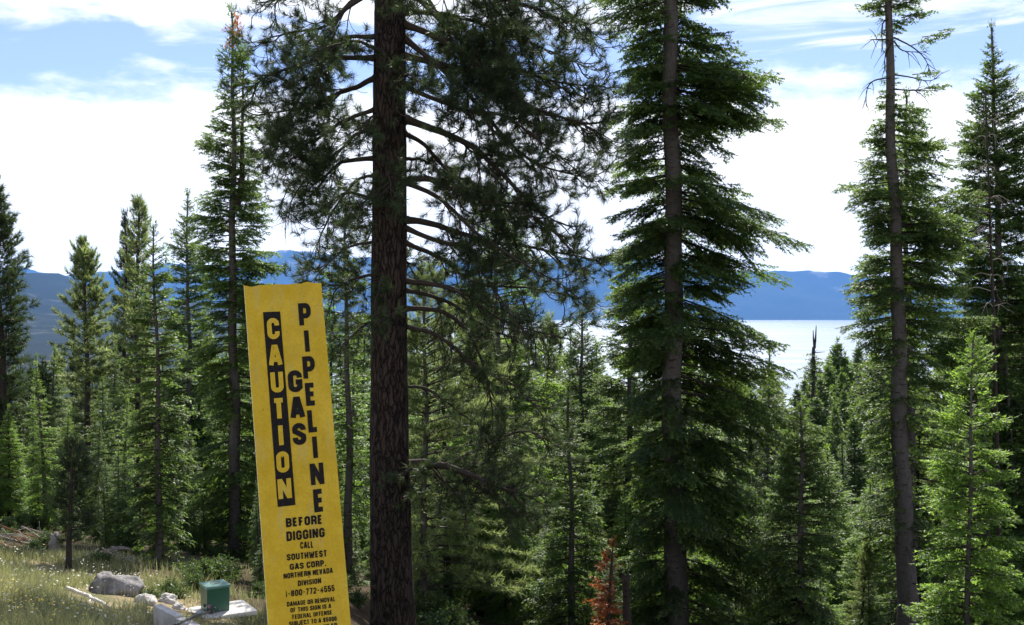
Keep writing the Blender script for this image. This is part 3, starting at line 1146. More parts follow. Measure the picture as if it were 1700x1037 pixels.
    while z < H - .5:
        f = (z - 11.6) / (H - 11.6)
        l = 4.4 * (1 - f) ** .8 + .3
        a = rng.random() * 6.28
        dv = np.array([math.cos(a), math.sin(a), 0])
        a0 = axis(z)
        limb([a0 + dv * .1, a0 + dv * l * .5 + [0, 0, .1 * l * f], a0 + dv * l + [0, 0, -.15 * l + .5 * l * f]], .055 * (1 - .6 * f), dens=.8, twl=.9)
        z += .33
    rt = np.random.default_rng(77)
    for (px, py, qx, qy) in ((775, 545, 790, 640), (800, 600, 806, 690), (830, 540, 846, 640), (760, 520, 752, 610), (815, 660, 800, 740), (868, 500, 880, 590), (735, 515, 722, 600), (900, 560, 906, 640),
                             (800, 800, 770, 880), (830, 815, 842, 900), (780, 790, 730, 850), (850, 820, 880, 890), (700, 785, 730, 812), (790, 445, 806, 530), (920, 430, 950, 500), (521, 338, 470, 360), (505, 300, 478, 380)):
        d1, d2 = rt.normal(0, .25, 2)
        a_, b_2 = P(px, py, Y + d1) - b, P(qx, qy, Y + d2) - b
        bare_branch(root, [a_, (a_ + b_2) / 2 + np.array([.08 * (1 if px < qx else -1), 0, .06]), b_2], .014, rt, 7, 'twig', name='dead_twig', fl=.45)
    P0 = np.array([s[0] for s in seg])
    D = np.array([s[1] for s in seg])
    LL = np.array([s[2] for s in seg])
    nn = np.where(P0[:, 2] < 11.2, 60, 14)
    V, tint = blades_at(P0, D, nn, LL, .155, .0078, rng, True)
    hi = np.repeat(np.repeat(P0[:, 2] >= 11.2, nn), 3)
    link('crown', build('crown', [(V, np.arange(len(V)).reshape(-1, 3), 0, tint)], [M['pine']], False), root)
    print('big pine tufts', len(seg), 'needles', len(V) // 3)


big_pine()


# ------------------------------------------------------------------ the single trees that stand out
def px_local(b, Y):
    return lambda px, py, dep=0.0: P(px, py, Y + dep) - b


# tall fir right of the big pine
rj, axj, bj = hero_tree('fir_tree', 'tall fir with straight grey trunk between the big pine and the lake opening', 'tree', 24, (1121, 1060), (1112, -700),
    [(-700, 3, 3), (-500, 60, 60), (-200, 105, 120), (0, 125, 150), (60, 115, 165), (120, 130, 155), (170, 110, 185), (215, 105, 165), (240, 120, 95), (275, 120, 130), (330, 135, 215),
     (380, 145, 185), (420, 140, 200), (470, 110, 205), (520, 115, 245), (560, 100, 240), (600, 90, 250), (650, 70, 235), (720, 80, 235), (800, 80, 230), (900, 95, 225), (1000, 95, 210)],
    .062, 101, 39, 11, crown_from=1040, ws=.33, nb=7, droop=.17, skip=.08, rag=.38, stubs=34, p_low=-.22, p_top=.4, front=.26, lump=.34)


def right_extra(root, axis, b):
    rng = np.random.default_rng(5)
    q = px_local(b, 25)
    for pts in (((1484, 62), (1515, 78), (1536, 98), (1546, 125)), ((1484, 68), (1500, 84), (1538, 86)), ((1478, 128), (1450, 134), (1439, 150), (1438, 178)),
                ((1474, 28), (1464, 45), (1466, 90)), ((1476, 66), (1455, 65), (1446, 66)), ((1486, 124), (1512, 128), (1540, 134), (1560, 128)),
                ((1486, 148), (1516, 150), (1556, 150)), ((1480, 70), (1470, 90), (1468, 120)), ((1488, 320), (1515, 320), (1545, 338))):
        bare_branch(root, [q(*p, dep=(i * .15 - .1)) for i, p in enumerate(pts)], .022, rng, 7, 'twig', fl=.4)
    parts = []
    for px, py, L, a in ((1536, 26, .9, -.3), (1520, 30, .8, .5), (1563, 62, .8, .1), (1548, 70, .8, -.6), (1545, 125, .8, .2), (1560, 148, .9, -.2), (1432, 14, .7, 3.2), (1470, 160, .5, 3.0), (1575, 52, .5, .3)):
        p = q(px, py)
        place_branch(parts, fir_spray(.6, .062, 1, 'fir'), L / .75, a, p - np.array([math.cos(a), math.sin(a), 0]) * L * .6, .15, .05, rng, 0)
    link('high_boughs', build('high_boughs', parts, [M['fir'], M['twig']], False), root)


hero_tree('fir_tree', 'tall pale trunked fir with nearly bare top and hanging dead twigs right of the lake', 'tree', 25, (1506, 1045), (1471, -130),
    [(-130, 3, 3), (-40, 55, 60), (0, 50, 70), (30, 22, 60), (100, 10, 12), (150, 25, 30), (170, 40, 50), (190, 30, 60), (230, 38, 90), (280, 50, 110), (312, 105, 130), (345, 50, 105), (380, 70, 140),
     (430, 98, 130), (480, 70, 130), (540, 95, 110), (580, 60, 110), (610, 25, 50), (660, 60, 55), (700, 80, 50), (760, 40, 50), (900, 60, 60)],
    .062, 102, 34, 8, crown_from=880, ws=.30, nb=6, droop=.12, skip=.06, rag=.36, extra=right_extra, stubs=26, p_low=-.15, p_top=.2, front=.15, lump=.28)

hero_tree('fir_tree', 'dark conical fir with pointed top at the upper right behind the bare grey snag', 'tree', 34, (1668, 1120), (1647, 45),
    [(45, 2, 2), (80, 13, 15), (110, 22, 30), (140, 30, 38), (170, 48, 50), (210, 58, 72), (260, 70, 85), (330, 78, 95), (420, 95, 110), (520, 105, 120), (640, 105, 120), (800, 115, 125), (1000, 120, 120)],
    .085, 103, 24, 3, crown_from=1000, ws=.32, nb=7, droop=.10, skip=.04, rag=.32, front=.8, lump=.2)

hero_tree('fir_tree', 'dense dark fir directly behind the bare topped tall fir on the right', 'tree', 30, (1522, 1120), (1503, 158),
    [(158, 2, 2), (185, 18, 20), (220, 38, 42), (265, 45, 85), (320, 52, 112), (400, 60, 128), (500, 75, 135), (620, 85, 130), (800, 95, 122), (1000, 100, 115)],
    .075, 120, 22, 3, crown_from=1040, ws=.38, nb=6, droop=.14, skip=.14, rag=.5, lump=.5)
hero_tree('fir_tree', 'green fir with its tip at the water line left of the slender fir', 'tree', 44, (968, 1100), (966, 520),
    [(520, 3, 3), (545, 22, 22), (590, 42, 42), (650, 58, 56), (760, 66, 64), (1000, 70, 68)],
    .09, 121, 16, 3, crown_from=1050, ws=.36, nb=6, droop=.12, skip=.06, rag=.34)

rng_ = np.random.default_rng(8)
b0 = P(1664, 1150, 29.5)
sn = thing('dead_tree', b0, 'bare grey snag with fine dead twigs in front of the pointed dark fir', 'tree')
e0 = P(1636, 150, 29.5) - b0
tv = curve([np.zeros(3), e0 * .5 + [.05, 0, 0], e0], 40)
link('trunk', build('trunk', [(*tube(tv, np.linspace(.085, .022, 40), 8), 0, None)], [M['bark_dark']]), sn)
for q in range(46):
    u = rng_.uniform(.62, .99)
    p = tv[int(u * 39)]
    a = rng_.random() * 6.28
    l = rng_.uniform(.25, 1.0) * (1.25 - u) * 1.9
    d = np.array([math.cos(a), math.sin(a), 0])
    bare_branch(sn, [p, p + d * l * .5 + [0, 0, .10 * l], p + d * l + [0, 0, -.22 * l]], .013, rng_, 3, 'dead', fl=.4)

hero_tree('fir_tree', 'young bright green fir with open layered boughs at the lower right', 'tree', 15, (1612, 1100), (1612, 548),
    [(548, 2, 2), (570, 16, 18), (600, 36, 40), (640, 48, 52), (690, 62, 66), (760, 78, 80), (850, 90, 92), (950, 95, 98), (1080, 92, 98)],
    .05, 104, 11, 2, leaf='firlight', crown_from=1075, ws=.20, nb=5, droop=.10, skip=.10, rag=.35, p_low=-.05, p_top=.7)

hero_tree('fir_tree', 'dark young fir with lit green tips below the lake opening', 'tree', 22, (1330, 1140), (1328, 672),
    [(672, 2, 2), (705, 22, 24), (740, 36, 40), (790, 52, 56), (850, 68, 74), (950, 84, 86), (1120, 95, 95)],
      .06, 105, 16, 3, leaf='fir', crown_from=1110, ws=.22, nb=6, droop=.10, skip=.05, rag=.3)

hero_tree('fir_tree', 'dark green young fir beside the dead orange boughs', 'tree', 25.5, (945, 1140), (945, 640),
    [(640, 2, 2), (680, 20, 20), (730, 32, 34), (800, 46, 48), (880, 60, 64), (980, 72, 76), (1120, 80, 84)],
    .065, 106, 15, 3, leaf='fir', crown_from=1120, ws=.24, nb=6, droop=.10, skip=.05, rag=.32)

hero_tree('fir_tree', 'slender fir close left of the straight grey trunk with lake showing through its top', 'tree', 33, (1044, 1120), (1043, 425),
    [(425, 2, 2), (450, 20, 22), (500, 40, 42), (545, 52, 52), (600, 62, 62), (700, 76, 72), (850, 86, 80), (1080, 90, 85)],
    .07, 107, 17, 3, crown_from=1080, ws=.38, nb=6, droop=.12, skip=.08, rag=.36)

hero_tree('fir_tree', 'broad green fir seen through the drooping right limbs of the big pine', 'tree', 34, (818, 1100), (822, 275),
    [(275, 2, 2), (310, 18, 18), (360, 38, 40), (420, 55, 66), (490, 74, 88), (570, 90, 100), (700, 96, 108), (900, 100, 108)],
    .085, 108, 20, 3, leaf='firlight', crown_from=950, ws=.38, nb=5, droop=.12, skip=.10, rag=.38)

hero_tree('pine_tree', 'pale trunked pine with light tufts just right of the big pine trunk', 'tree', 26, (704, 1110), (702, 440),
    [(440, 4, 4), (480, 20, 60), (540, 30, 120), (620, 34, 170), (720, 34, 200), (820, 34, 220), (900, 34, 235), (1020, 34, 220)],
    .06, 109, 15, 3, kind='pine', leaf='pinelight', crown_from=980, ws=.34, nb=6, droop=.08, skip=.10, rag=.4, stubs=8, p_low=-.05, p_top=.8)

hero_tree('fir_tree', 'fir with slim grey trunk between the yellow marker and the big pine', 'tree', 26, (580, 1120), (574, 345),
    [(345, 2, 2), (390, 22, 26), (440, 46, 46), (500, 62, 58), (570, 64, 58), (650, 58, 52), (750, 52, 45), (860, 46, 42), (1020, 44, 40)],
    .068, 110, 19, 3, crown_from=1000, ws=.36, nb=5, droop=.12, skip=.16, rag=.4, stubs=6)


def twin_extra(root, axis, b):
    Y = 28
    q = px_local(b, Y)
    c = curve([q(393, 345), q(401, 300), q(402, 220), q(404, 118)], 24)
    parts = [(*tube(c, np.linspace(.10, .02, 24), 8), 0, None)]
    link('second_stem', build('second_stem', parts, [M['bark_dark']]), root)
    rng = np.random.default_rng(9)
    cp = []
    for k in range(44):
        i = int(rng.integers(4, 24))
        a = rng.random() * 6.28
        L = rng.uniform(.35, .85) * (1.0 if i < 14 else .95)
        Lb = min(LENS, key=lambda v: abs(v - L))
        place_branch(cp, fir_spray(Lb, .07, int(rng.integers(3)), 'fir'), L / Lb, a, c[i], rng.uniform(-.2, .5), .1, rng, rng.normal(0, .1))
    link('second_crown', build('second_crown', cp, [M['fir'], M['twig']], False), root)
    op = []
    p = q(392, 56, -.35)
    for k in range(16):
        place_branch(op, fir_spray(.35, .07, int(rng.integers(3)), 'fir'), rng.uniform(.6, .85), rng.random() * 6.28, p + rng.normal(0, .05, 3), rng.uniform(-.8, 1.6), 0, rng, .2)
    link('dead_top', build('dead_top', op, [M['orange'], M['twig']], False), root)


hero_tree('fir_tree', 'tall twin topped fir left of the marker with a dead orange clump near its tip', 'tree', 28, (391, 990), (386, 22),
    [(22, 2, 2), (45, 13, 13), (80, 24, 28), (110, 32, 36), (140, 36, 34), (165, 28, 34), (190, 16, 20), (210, 34, 32), (240, 68, 54), (268, 70, 44), (300, 52, 60), (335, 68, 64), (380, 66, 86),
     (420, 74, 92), (470, 82, 92), (550, 72, 85), (650, 76, 86), (750, 82, 90), (850, 88, 95), (950, 84, 88)],
    .068, 111, 23, 3, bark='bark_fir', crown_from=965, ws=.29, nb=7, droop=.13, skip=.07, rag=.36, extra=twin_extra, stubs=10, front=.25, lump=.3)

hero_tree('fir_tree', 'slender dark fir whose thin trunk stands behind the concrete blocks', 'tree', 20, (268, 1006), (258, 378),
    [(378, 2, 2), (405, 16, 18), (450, 30, 33), (520, 46, 50), (600, 55, 58), (700, 60, 62), (800, 62, 62), (870, 56, 56), (930, 40, 42)],
    .055, 112, 14, 2, bark='bark_fir', crown_from=930, ws=.22, nb=6, droop=.11, skip=.08, rag=.38)

hero_tree('fir_tree', 'narrow pointed dark fir on the skyline just left of the twin topped fir', 'tree', 46, (312, 980), (310, 320),
    [(320, 2, 2), (345, 12, 12), (385, 26, 28), (440, 38, 38), (520, 48, 50), (650, 56, 56), (900, 60, 60)],
    .10, 113, 14, 2, crown_from=950, ws=.36, nb=7, droop=.10, skip=.06, rag=.36)

hero_tree('pine_tree', 'pine with two pointed tops on the skyline left of the slender dark fir', 'tree', 50, (229, 960), (229, 333),
    [(333, 3, 3), (355, 18, 19), (390, 28, 28), (430, 38, 38), (480, 48, 48), (560, 46, 46), (700, 54, 54), (900, 55, 55)],
    .11, 114, 14, 3, kind='pine', leaf='pinelight', bark='bark_dark', crown_from=930, ws=.42, nb=5, droop=.05, skip=.12, rag=.35, p_low=.12, p_top=1.3)
hero_tree('pine_tree', 'shorter pointed pine touching the left side of the two topped pine', 'tree', 51.5, (207, 960), (208, 358),
    [(358, 2, 2), (385, 12, 11), (430, 24, 20), (500, 34, 30), (620, 42, 40), (900, 50, 45)],
    .11, 115, 12, 3, kind='pine', leaf='pine', bark='bark_dark', crown_from=930, ws=.42, nb=5, droop=.05, skip=.12, rag=.35, p_low=.12, p_top=1.3)

hero_tree('pine_tree', 'soft grey green pine with dark trunk line standing before the blue hill', 'tree', 40, (150, 872), (140, 404),
    [(404, 5, 5), (425, 22, 20), (460, 38, 34), (500, 52, 48), (560, 62, 60), (620, 64, 64), (690, 56, 56), (760, 56, 54), (840, 46, 46)],
    .09, 116, 13, 3, kind='pine', leaf='pinelight', bark='bark_dark', crown_from=850, ws=.36, nb=5, droop=.05, skip=.08, rag=.32, p_low=.10, p_top=1.2)

hero_tree('pine_tree', 'dark pine cut by the left edge above the brush pile', 'tree', 30, (12, 896), (-12, 285),
    [(285, 4, 4), (330, 22, 24), (380, 35, 42), (430, 45, 50), (480, 55, 60), (525, 55, 74), (570, 55, 60), (640, 50, 50), (720, 45, 48), (800, 40, 42), (850, 32, 34)],
    .07, 117, 20, 5, kind='pine', leaf='pine', bark='bark_dark', crown_from=845, ws=.30, nb=6, droop=.04, skip=.05, rag=.32, p_low=.05, p_top=1.0)

hero_tree('pine_tree', 'small thin stemmed pine at the meadow edge left of the boulder', 'tree', 17, (120, 952), (120, 728),
    [(728, 5, 5), (750, 22, 24), (790, 38, 42), (830, 42, 46), (870, 38, 44), (905, 22, 26)],
    .05, 118, 9, 3, kind='pine', leaf='pine', bark='bark_dark', crown_from=900, ws=.14, nb=4, droop=.05, skip=.12, rag=.35, p_low=.15, p_top=1.2)

hero_tree('dead_tree', 'small dead fir with orange needles at the bottom right of the dark young fir', 'tree', 19.5, (1004, 1130), (1018, 890),
    [(893, 2, 2), (915, 10, 10), (960, 24, 18), (1000, 36, 24), (1050, 42, 30), (1110, 45, 30)],
    .055, 119, 8, 2, leaf='orange', bark='bark_dark', crown_from=1100, ws=.13, nb=6, droop=.15, skip=.20, rag=.5, p_low=.05, p_top=.9, lump=.7)

st = thing('broken_trunk', P(1040, 1090, 20.5), 'black broken tree trunk standing right of the dead orange boughs', 'trunk')
zs = np.linspace(0, (P(0, 955, 20.5) - P(0, 1090, 20.5))[2], 14)
V, F = tube(np.stack([.012 * np.sin(zs * 3), 0 * zs, zs], 1), .082 + .012 * np.sin(zs * 4), 14)
V[13 * 14:14 * 14, 2] += np.random.default_rng(2).uniform(-.06, .07, 14)
link('trunk', build('trunk', [(V, F, 0, None)], [M['bark_dark']]), st)

# ------------------------------------------------------------------ the wood behind: repeated trees, each an object of its own
PROTO = []


def proto(name, H, zs, rs, g, seed, kind, leaf, bark, ws, **kw):
    prof = make_prof(np.array(zs) * H, rs, rs)
    axis = lambda z: np.array([.05 * math.sin(z * .4), .04 * math.sin(z * .33 + 1), z])
    tv, tf = trunk_part(axis, H, min(.014 * H, .24), .02, seed)
    tm = build('trunk', [(tv, tf, 0, None)], [M[bark]])
    cm = build('crown', crown_parts(H, prof, g, seed, axis, zs[0] * H, kind, ws, **kw), [M[leaf], M['twig']], False)
    PROTO.append((name, H, tm, cm))


fz = (.06, .2, .4, .6, .8, .92, 1.0)
proto('fir_tree', 12, fz, (1.75, 1.75, 1.55, 1.2, .72, .36, .04), .10, 201, 'fir', 'fir', 'bark_fir', .40, nb=5, droop=.10, skip=.10, rag=.35)
proto('fir_tree', 12, fz, (1.5, 1.55, 1.35, 1.0, .60, .30, .04), .10, 202, 'fir', 'firlight', 'bark_fir', .42, nb=5, droop=.13, skip=.14, rag=.4)
proto('fir_tree', 12, fz, (1.9, 2.0, 1.8, 1.35, .85, .4, .04), .10, 203, 'fir', 'firlight', 'bark_dark', .40, nb=5, droop=.12, skip=.12, rag=.35)
proto('fir_tree', 12, fz, (1.1, 1.2, 1.1, .9, .52, .26, .03), .10, 204, 'fir', 'fir', 'bark_dark', .38, nb=5, droop=.15, skip=.12, rag=.35)
proto('pine_tree', 12, fz, (1.1, 1.7, 1.75, 1.45, 1.0, .55, .06), .10, 205, 'pine', 'pinelight', 'bark_dark', .46, nb=5, droop=.05, skip=.12, rag=.35, p_low=.1, p_top=1.2)
proto('pine_tree', 12, fz, (1.4, 1.6, 1.5, 1.2, .85, .45, .06), .10, 206, 'pine', 'pine', 'bark_dark', .46, nb=5, droop=.05, skip=.12, rag=.35, p_low=.1, p_top=1.2)
# slim far conifers
fz2 = (.05, .2, .4, .6, .8, .92, .97, 1.0)
proto('fir_tree', 30, fz2, (3.4, 3.4, 3.1, 2.6, 1.8, .95, .5, .08), .36, 207, 'fir', 'fir', 'bark_dark', .62, nb=8, droop=.12, skip=.05, rag=.35)
proto('fir_tree', 30, fz2, (4.2, 4.2, 3.8, 3.0, 2.0, 1.05, .5, .08), .36, 208, 'fir', 'fir', 'bark_dark', .62, nb=8, droop=.12, skip=.08, rag=.4)

SKY = [(-260, 400), (-20, 420), (10, 545), (40, 575), (95, 570), (112, 500), (185, 510), (240, 470), (300, 440), (350, 480), (400, 480), (470, 510), (500, 500), (540, 470), (620, 480), (690, 500), (730, 470),
       (800, 430), (880, 460), (930, 510), (965, 560), (1000, 590), (1065, 590), (1100, 560), (1200, 520), (1290, 560), (1318, 600), (1345, 655), (1420, 650), (1452, 620), (1480, 530), (1560, 450), (1640, 430), (1720, 400), (1960, 380)]


def hides_trunk(x, y):
    q = 850 + K * x / y
    return any(y < ty and abs(q - tx) < 40 for tx, ty in ((1120, 24.5), (1500, 25.5), (390, 28.5), (580, 26.5), (704, 26.5), (268, 20.5), (1040, 21)))


def tree_copy(k, x, y, H, rz, label, group, lean=0.0):
    if hides_trunk(x, y):
        return None
    name, H0, tm, cm = PROTO[k]
    r = thing(name, (x, y, float(gz(x, y)) - .1), label, 'tree', group)
    r.rotation_euler = (.05 * math.sin(x * 5 + y), .05 * math.sin(x * 3 + 2 * y), rz)
    s = H / H0
    r.scale = (s * (1.0 + .4 * ((x * 7.13) % 1)), s * (1.0 + .4 * ((x * 7.13) % 1)), s)
    link('trunk', tm, r)
    link('crown', cm, r)
    return r


rng = np.random.default_rng(44)
LAB = {'fir_tree': 'green fir packed into the wood behind the nearer trees', 'pine_tree': 'long needled pine packed into the wood behind the nearer trees'}
cnt = 0
for (Ya, Yb, step, lo, hi) in ((29, 40, 74, 50, 280), (40, 58, 50, 15, 200), (58, 85, 40, 5, 140), (85, 125, 36, 0, 110)):
    px = -230.0
    while px < 1930:
        Y = rng.uniform(Ya, Yb)
        q = px + rng.uniform(-.4, .4) * step
        lim = max(np.interp(v, [a[0] for a in SKY], [a[1] for a in SKY]) for v in (q - 18, q, q + 18))
        if 1335 < q < 1468:
            lim = max(lim, 700 if Ya < 80 else 650)
        py = lim + rng.uniform(lo, hi)
        tp = P(q, py, Y)
        g0 = float(gz(tp[0], Y))
        H = tp[2] - g0
        if H > 2.2:
            H = min(H, 26)
            left = q < 480
            k = int(rng.choice([0, 1, 2, 3, 4, 5], p=[.28, .14, .08, .22, .14, .14] if left else [.22, .26, .22, .14, .10, .06]))
            tree_copy(k, tp[0], Y, H, rng.random() * 6.28, LAB[PROTO[k][0]], 'firs filling the wood' if k < 4 else 'pines filling the wood')
            cnt += 1
        px += step * rng.uniform(.8, 1.2)
for px in np.arange(-150, 1900, 52):
    q = px + rng.uniform(-22, 22)
    Y = rng.uniform(23.5, 36)
    x = (q - 850) / K * Y
    k = int(rng.choice([0, 1, 2, 4], p=[.25, .35, .25, .15]))
    H = rng.uniform(2.2, 5.2)
    if q < 480 and Y < 26:
        H = rng.uniform(1.6, 3.0)
    tree_copy(k, x, Y, H, rng.random() * 6.28, LAB[PROTO[k][0]], 'firs filling the wood' if k < 4 else 'pines filling the wood')
    cnt += 1
for q, py, Y, k in ((62, 588, 55, 0), (40, 604, 46, 5), (86, 592, 60, 3), (76, 574, 50, 0), (70, 592, 42, 5), (1003, 566, 48, 2), (940, 545, 52, 0), (1085, 570, 60, 0), (50, 640, 34, 1), (75, 655, 38, 4), (28, 598, 62, 3)):
    tp = P(q, py, Y)
    tree_copy(k, tp[0], Y, tp[2] - float(gz(tp[0], Y)), q * 1.0, LAB[PROTO[k][0]], 'firs filling the wood' if k < 4 else 'pines filling the wood')
for q_ in range(58):
    q = rng.uniform(-120, 640)
    Y = rng.uniform(17.0, 30)
    x = (q - 850) / K * Y
    if Y + .9 * x < 12.6:
        continue
    k = int(rng.choice([0, 1, 3], p=[.5, .15, .35]))
    tree_copy(k, x, Y, rng.uniform(.9, 2.6), rng.random() * 6.28, LAB[PROTO[k][0]], 'firs filling the wood')
    cnt += 1
print('filler trees', cnt)

# the far conifers whose tips stand against the lake
for px, py, Y, k in ((1386, 563, 150, 6), (1428, 568, 160, 6), (1451, 574, 150, 6), (1373, 588, 165, 6), (1414, 586, 150, 7), (1362, 600, 140, 7), (1402, 600, 140, 7), (1440, 602, 140, 6), (1395, 592, 170, 6),
                     (1418, 612, 128, 7), (1378, 622, 125, 6), (1352, 630, 130, 6), (1462, 596, 160, 7), (1474, 585, 150, 6), (1486, 600, 140, 7), (1405, 640, 115, 7), (1434, 635, 118, 6), (1365, 655, 112, 7),
                     (1340, 640, 150, 7), (1330, 625, 160, 6), (1455, 640, 115, 7), (1388, 668, 105, 6), (1420, 676, 100, 7), (1010, 655, 150, 6), (1030, 640, 160, 7), (985, 612, 150, 6), (1004, 622, 155, 7), (1062, 618, 150, 6), (950, 600, 150, 7), (1060, 650, 150, 6), (1085, 640, 150, 7), (985, 640, 160, 6),
                     (960, 632, 150, 7), (930, 600, 150, 6), (1150, 600, 150, 6), (1200, 590, 160, 7), (1250, 600, 150, 6), (1290, 606, 150, 7)):
    tp = P(px, py, Y)
    tree_copy(k, tp[0], Y, tp[2] - float(gz(tp[0], Y)), rng.random() * 6.28, 'slim distant conifer on the slope above the bright lake', 'far conifers above the lake')
Yf = 120
b0 = P(1350, 720, Yf)
b0[2] = gz(b0[0], Yf)
fs = thing('dead_tree', b0, 'distant forked grey snag rising against the bright lake', 'tree')
q = px_local(b0, Yf)
parts = [(*tube(curve([np.zeros(3), q(1350, 620), q(1352, 575)], 12), np.linspace(.30, .13, 12), 8), 0, None),
         (*tube(curve([q(1352, 578), q(1354, 560), q(1355, 540)], 8), np.linspace(.16, .04, 8), 6), 0, None),
         (*tube(curve([q(1352, 578), q(1350.5, 562), q(1350, 548)], 8), np.linspace(.14, .04, 8), 6), 0, None)]
for k in range(16):
    py = rng.uniform(548, 660)
    p = q(1352, py)
    a = rng.random() * 6.28
    l = rng.uniform(.3, 1.4)
    d = np.array([math.cos(a), math.sin(a), rng.uniform(-.1, .4)])
    parts.append((*tube(np.stack([p, p + d * l]), [.06, .02], 4), 0, None))
link('trunk', build('trunk', parts, [M['bark_dark']]), fs)
cp = []
for k in range(26):
    p = q(1352, rng.uniform(588, 640))
    place_branch(cp, fir_spray(1.5, .30, int(rng.integers(3)), 'fir'), rng.uniform(.6, 1.2), rng.random() * 6.28, p, rng.uniform(-.3, .2), .05, rng, -.1)
link('crown', build('crown', cp, [M['fir'], M['twig']], False), fs)


# ------------------------------------------------------------------ meadow: grass, flowers, shrubs
def in_meadow(x, y):
    return y + .9 * x + 1.3 * np.sin(x * 1.1) * .6


rng = np.random.default_rng(60)
N = 120000
Yq = 8.5 + 15.5 * rng.random(N) ** .9
px = rng.uniform(-120, 470, N)
xg = (px - 850) / K * Yq
keep = (in_meadow(xg, Yq) < 11.9) | (rng.random(N) < .10)
patch = np.sin(xg * 1.7 + 1) * np.sin(Yq * 1.3 + 2) + .6 * np.sin(xg * 3.7 + Yq * 2.3)
keep &= rng.random(N) < np.clip(.62 + .45 * patch, .12, 1)
xg, Yq, patch = xg[keep], Yq[keep], patch[keep]
# a bare track of soil by the bleached log
for c, rx_, ry_ in ((hit(205, 992), .9, .8), (hit(150, 1003), .6, .4)):
    k = ((xg - c[0]) / rx_) ** 2 + ((Yq - c[1]) / ry_) ** 2 > rng.uniform(.5, 1.3, len(xg))
    xg, Yq, patch = xg[k], Yq[k], patch[k]
n = len(xg)
base = np.stack([xg, Yq, gz(xg, Yq) - .02], 1)
hgt = rng.uniform(.06, .24, n) * (1 + .25 * patch)
qx, qy = 850 + K * xg / Yq, 518.5 + K * (EYE - base[:, 2]) / Yq
hgt[(qx > 244) & (qx < 440) & (qy > 1006)] *= .38
hgt[(qx > 140) & (qx < 245) & (qy > 955) & (qy < 990)] *= .6
a = rng.random(n) * 6.28
lean = rng.uniform(.05, .6, n)[:, None] * np.stack([np.cos(a), np.sin(a), 0 * a], 1)
b = rng.random(n) * 6.28
wv = np.stack([np.cos(b), np.sin(b), 0 * b], 1) * rng.uniform(.004, .009, n)[:, None]
mid = base + (np.array([0, 0, .6]) + .35 * lean) * hgt[:, None]
tip = base + (np.array([0, 0, 1.0]) + lean) * hgt[:, None]
V = np.stack([base - wv, base + wv, mid + wv * .7, mid - wv * .7, tip], 1).reshape(-1, 3)
o = np.arange(n)[:, None] * 5
F = np.concatenate([o + [0, 1, 2], o + [0, 2, 3], o + [3, 2, 4]])
straw = np.clip(.52 + .22 * np.sin(xg * .9) * np.sin(Yq * 1.1 + 1) - .2 * patch + rng.normal(0, .22, n), 0, 1)
link('grass', build('grass', [(V, F, 0, np.repeat(straw, 5))], [M['grass']], False), label='green and straw coloured meadow grass on the slope at lower left', cat='grass', kind='stuff')


def flowers(name, N, area, mat, size, hlo, hhi, label, seed, cluster=1):
    rng = np.random.default_rng(seed)
    parts = []
    V, F = [], []
    sv, sf = [], []
    k = 0
    while k < N:
        px, Y = rng.uniform(*area[0]), rng.uniform(*area[1])
        x = (px - 850) / K * Y
        if in_meadow(x, Y) > 11.6 or rng.random() > .55 + .45 * math.sin(x * 1.3 + Y * .7) * math.sin(Y * 1.9):
            continue
        qx, qy = 850 + K * x / Y, 518.5 + K * (EYE - float(gz(x, Y))) / Y
        if 244 < qx < 440 and qy > 1000 and rng.random() < .85:
            continue
        k += 1
        h = rng.uniform(hlo, hhi)
        for c in range(cluster):
            p = np.array([x, Y, float(gz(x, Y)) + h]) + rng.normal(0, .02 * (cluster > 1), 3)
            th = np.arange(6) / 6 * 6.283
            tl = rng.normal(0, .35, 2)
            r = size * rng.uniform(.6, 1.25)
            ring_ = np.stack([np.cos(th) * r, np.sin(th) * r, (np.cos(th) * tl[0] + np.sin(th) * tl[1]) * r], 1) + p
            o = len(V) * 7
            V.append(np.concatenate([ring_, [p + [0, 0, r * .35]]]))
            F += [[o + q, o + (q + 1) % 6, o + 6] for q in range(6)]
        p0 = np.array([x, Y, float(gz(x, Y)) - .02])
        so_ = len(sv) * 3
        sv.append(np.stack([p0 - [.003, 0, 0], p0 + [.003, 0, 0], p]))
        sf.append([so_, so_ + 1, so_ + 2])
    link(name, build(name, [(np.concatenate(V), np.array(F), 0, rng.random(len(V) * 7)), (np.concatenate(sv), np.array(sf), 1, .2)], [M[mat], M['grass']], False), label=label, cat='flowers', kind='stuff')


flowers('white_wildflowers', 620, ((-100, 440), (9, 18)), 'white_petals', .0125, .08, .28, 'small white wildflower heads dotted over the meadow slope', 71)
flowers('yellow_wildflowers', 300, ((-100, 150), (9.0, 11.8)), 'yellow_petals', .012, .10, .26, 'small yellow wildflowers in the nearest corner of the meadow', 72)


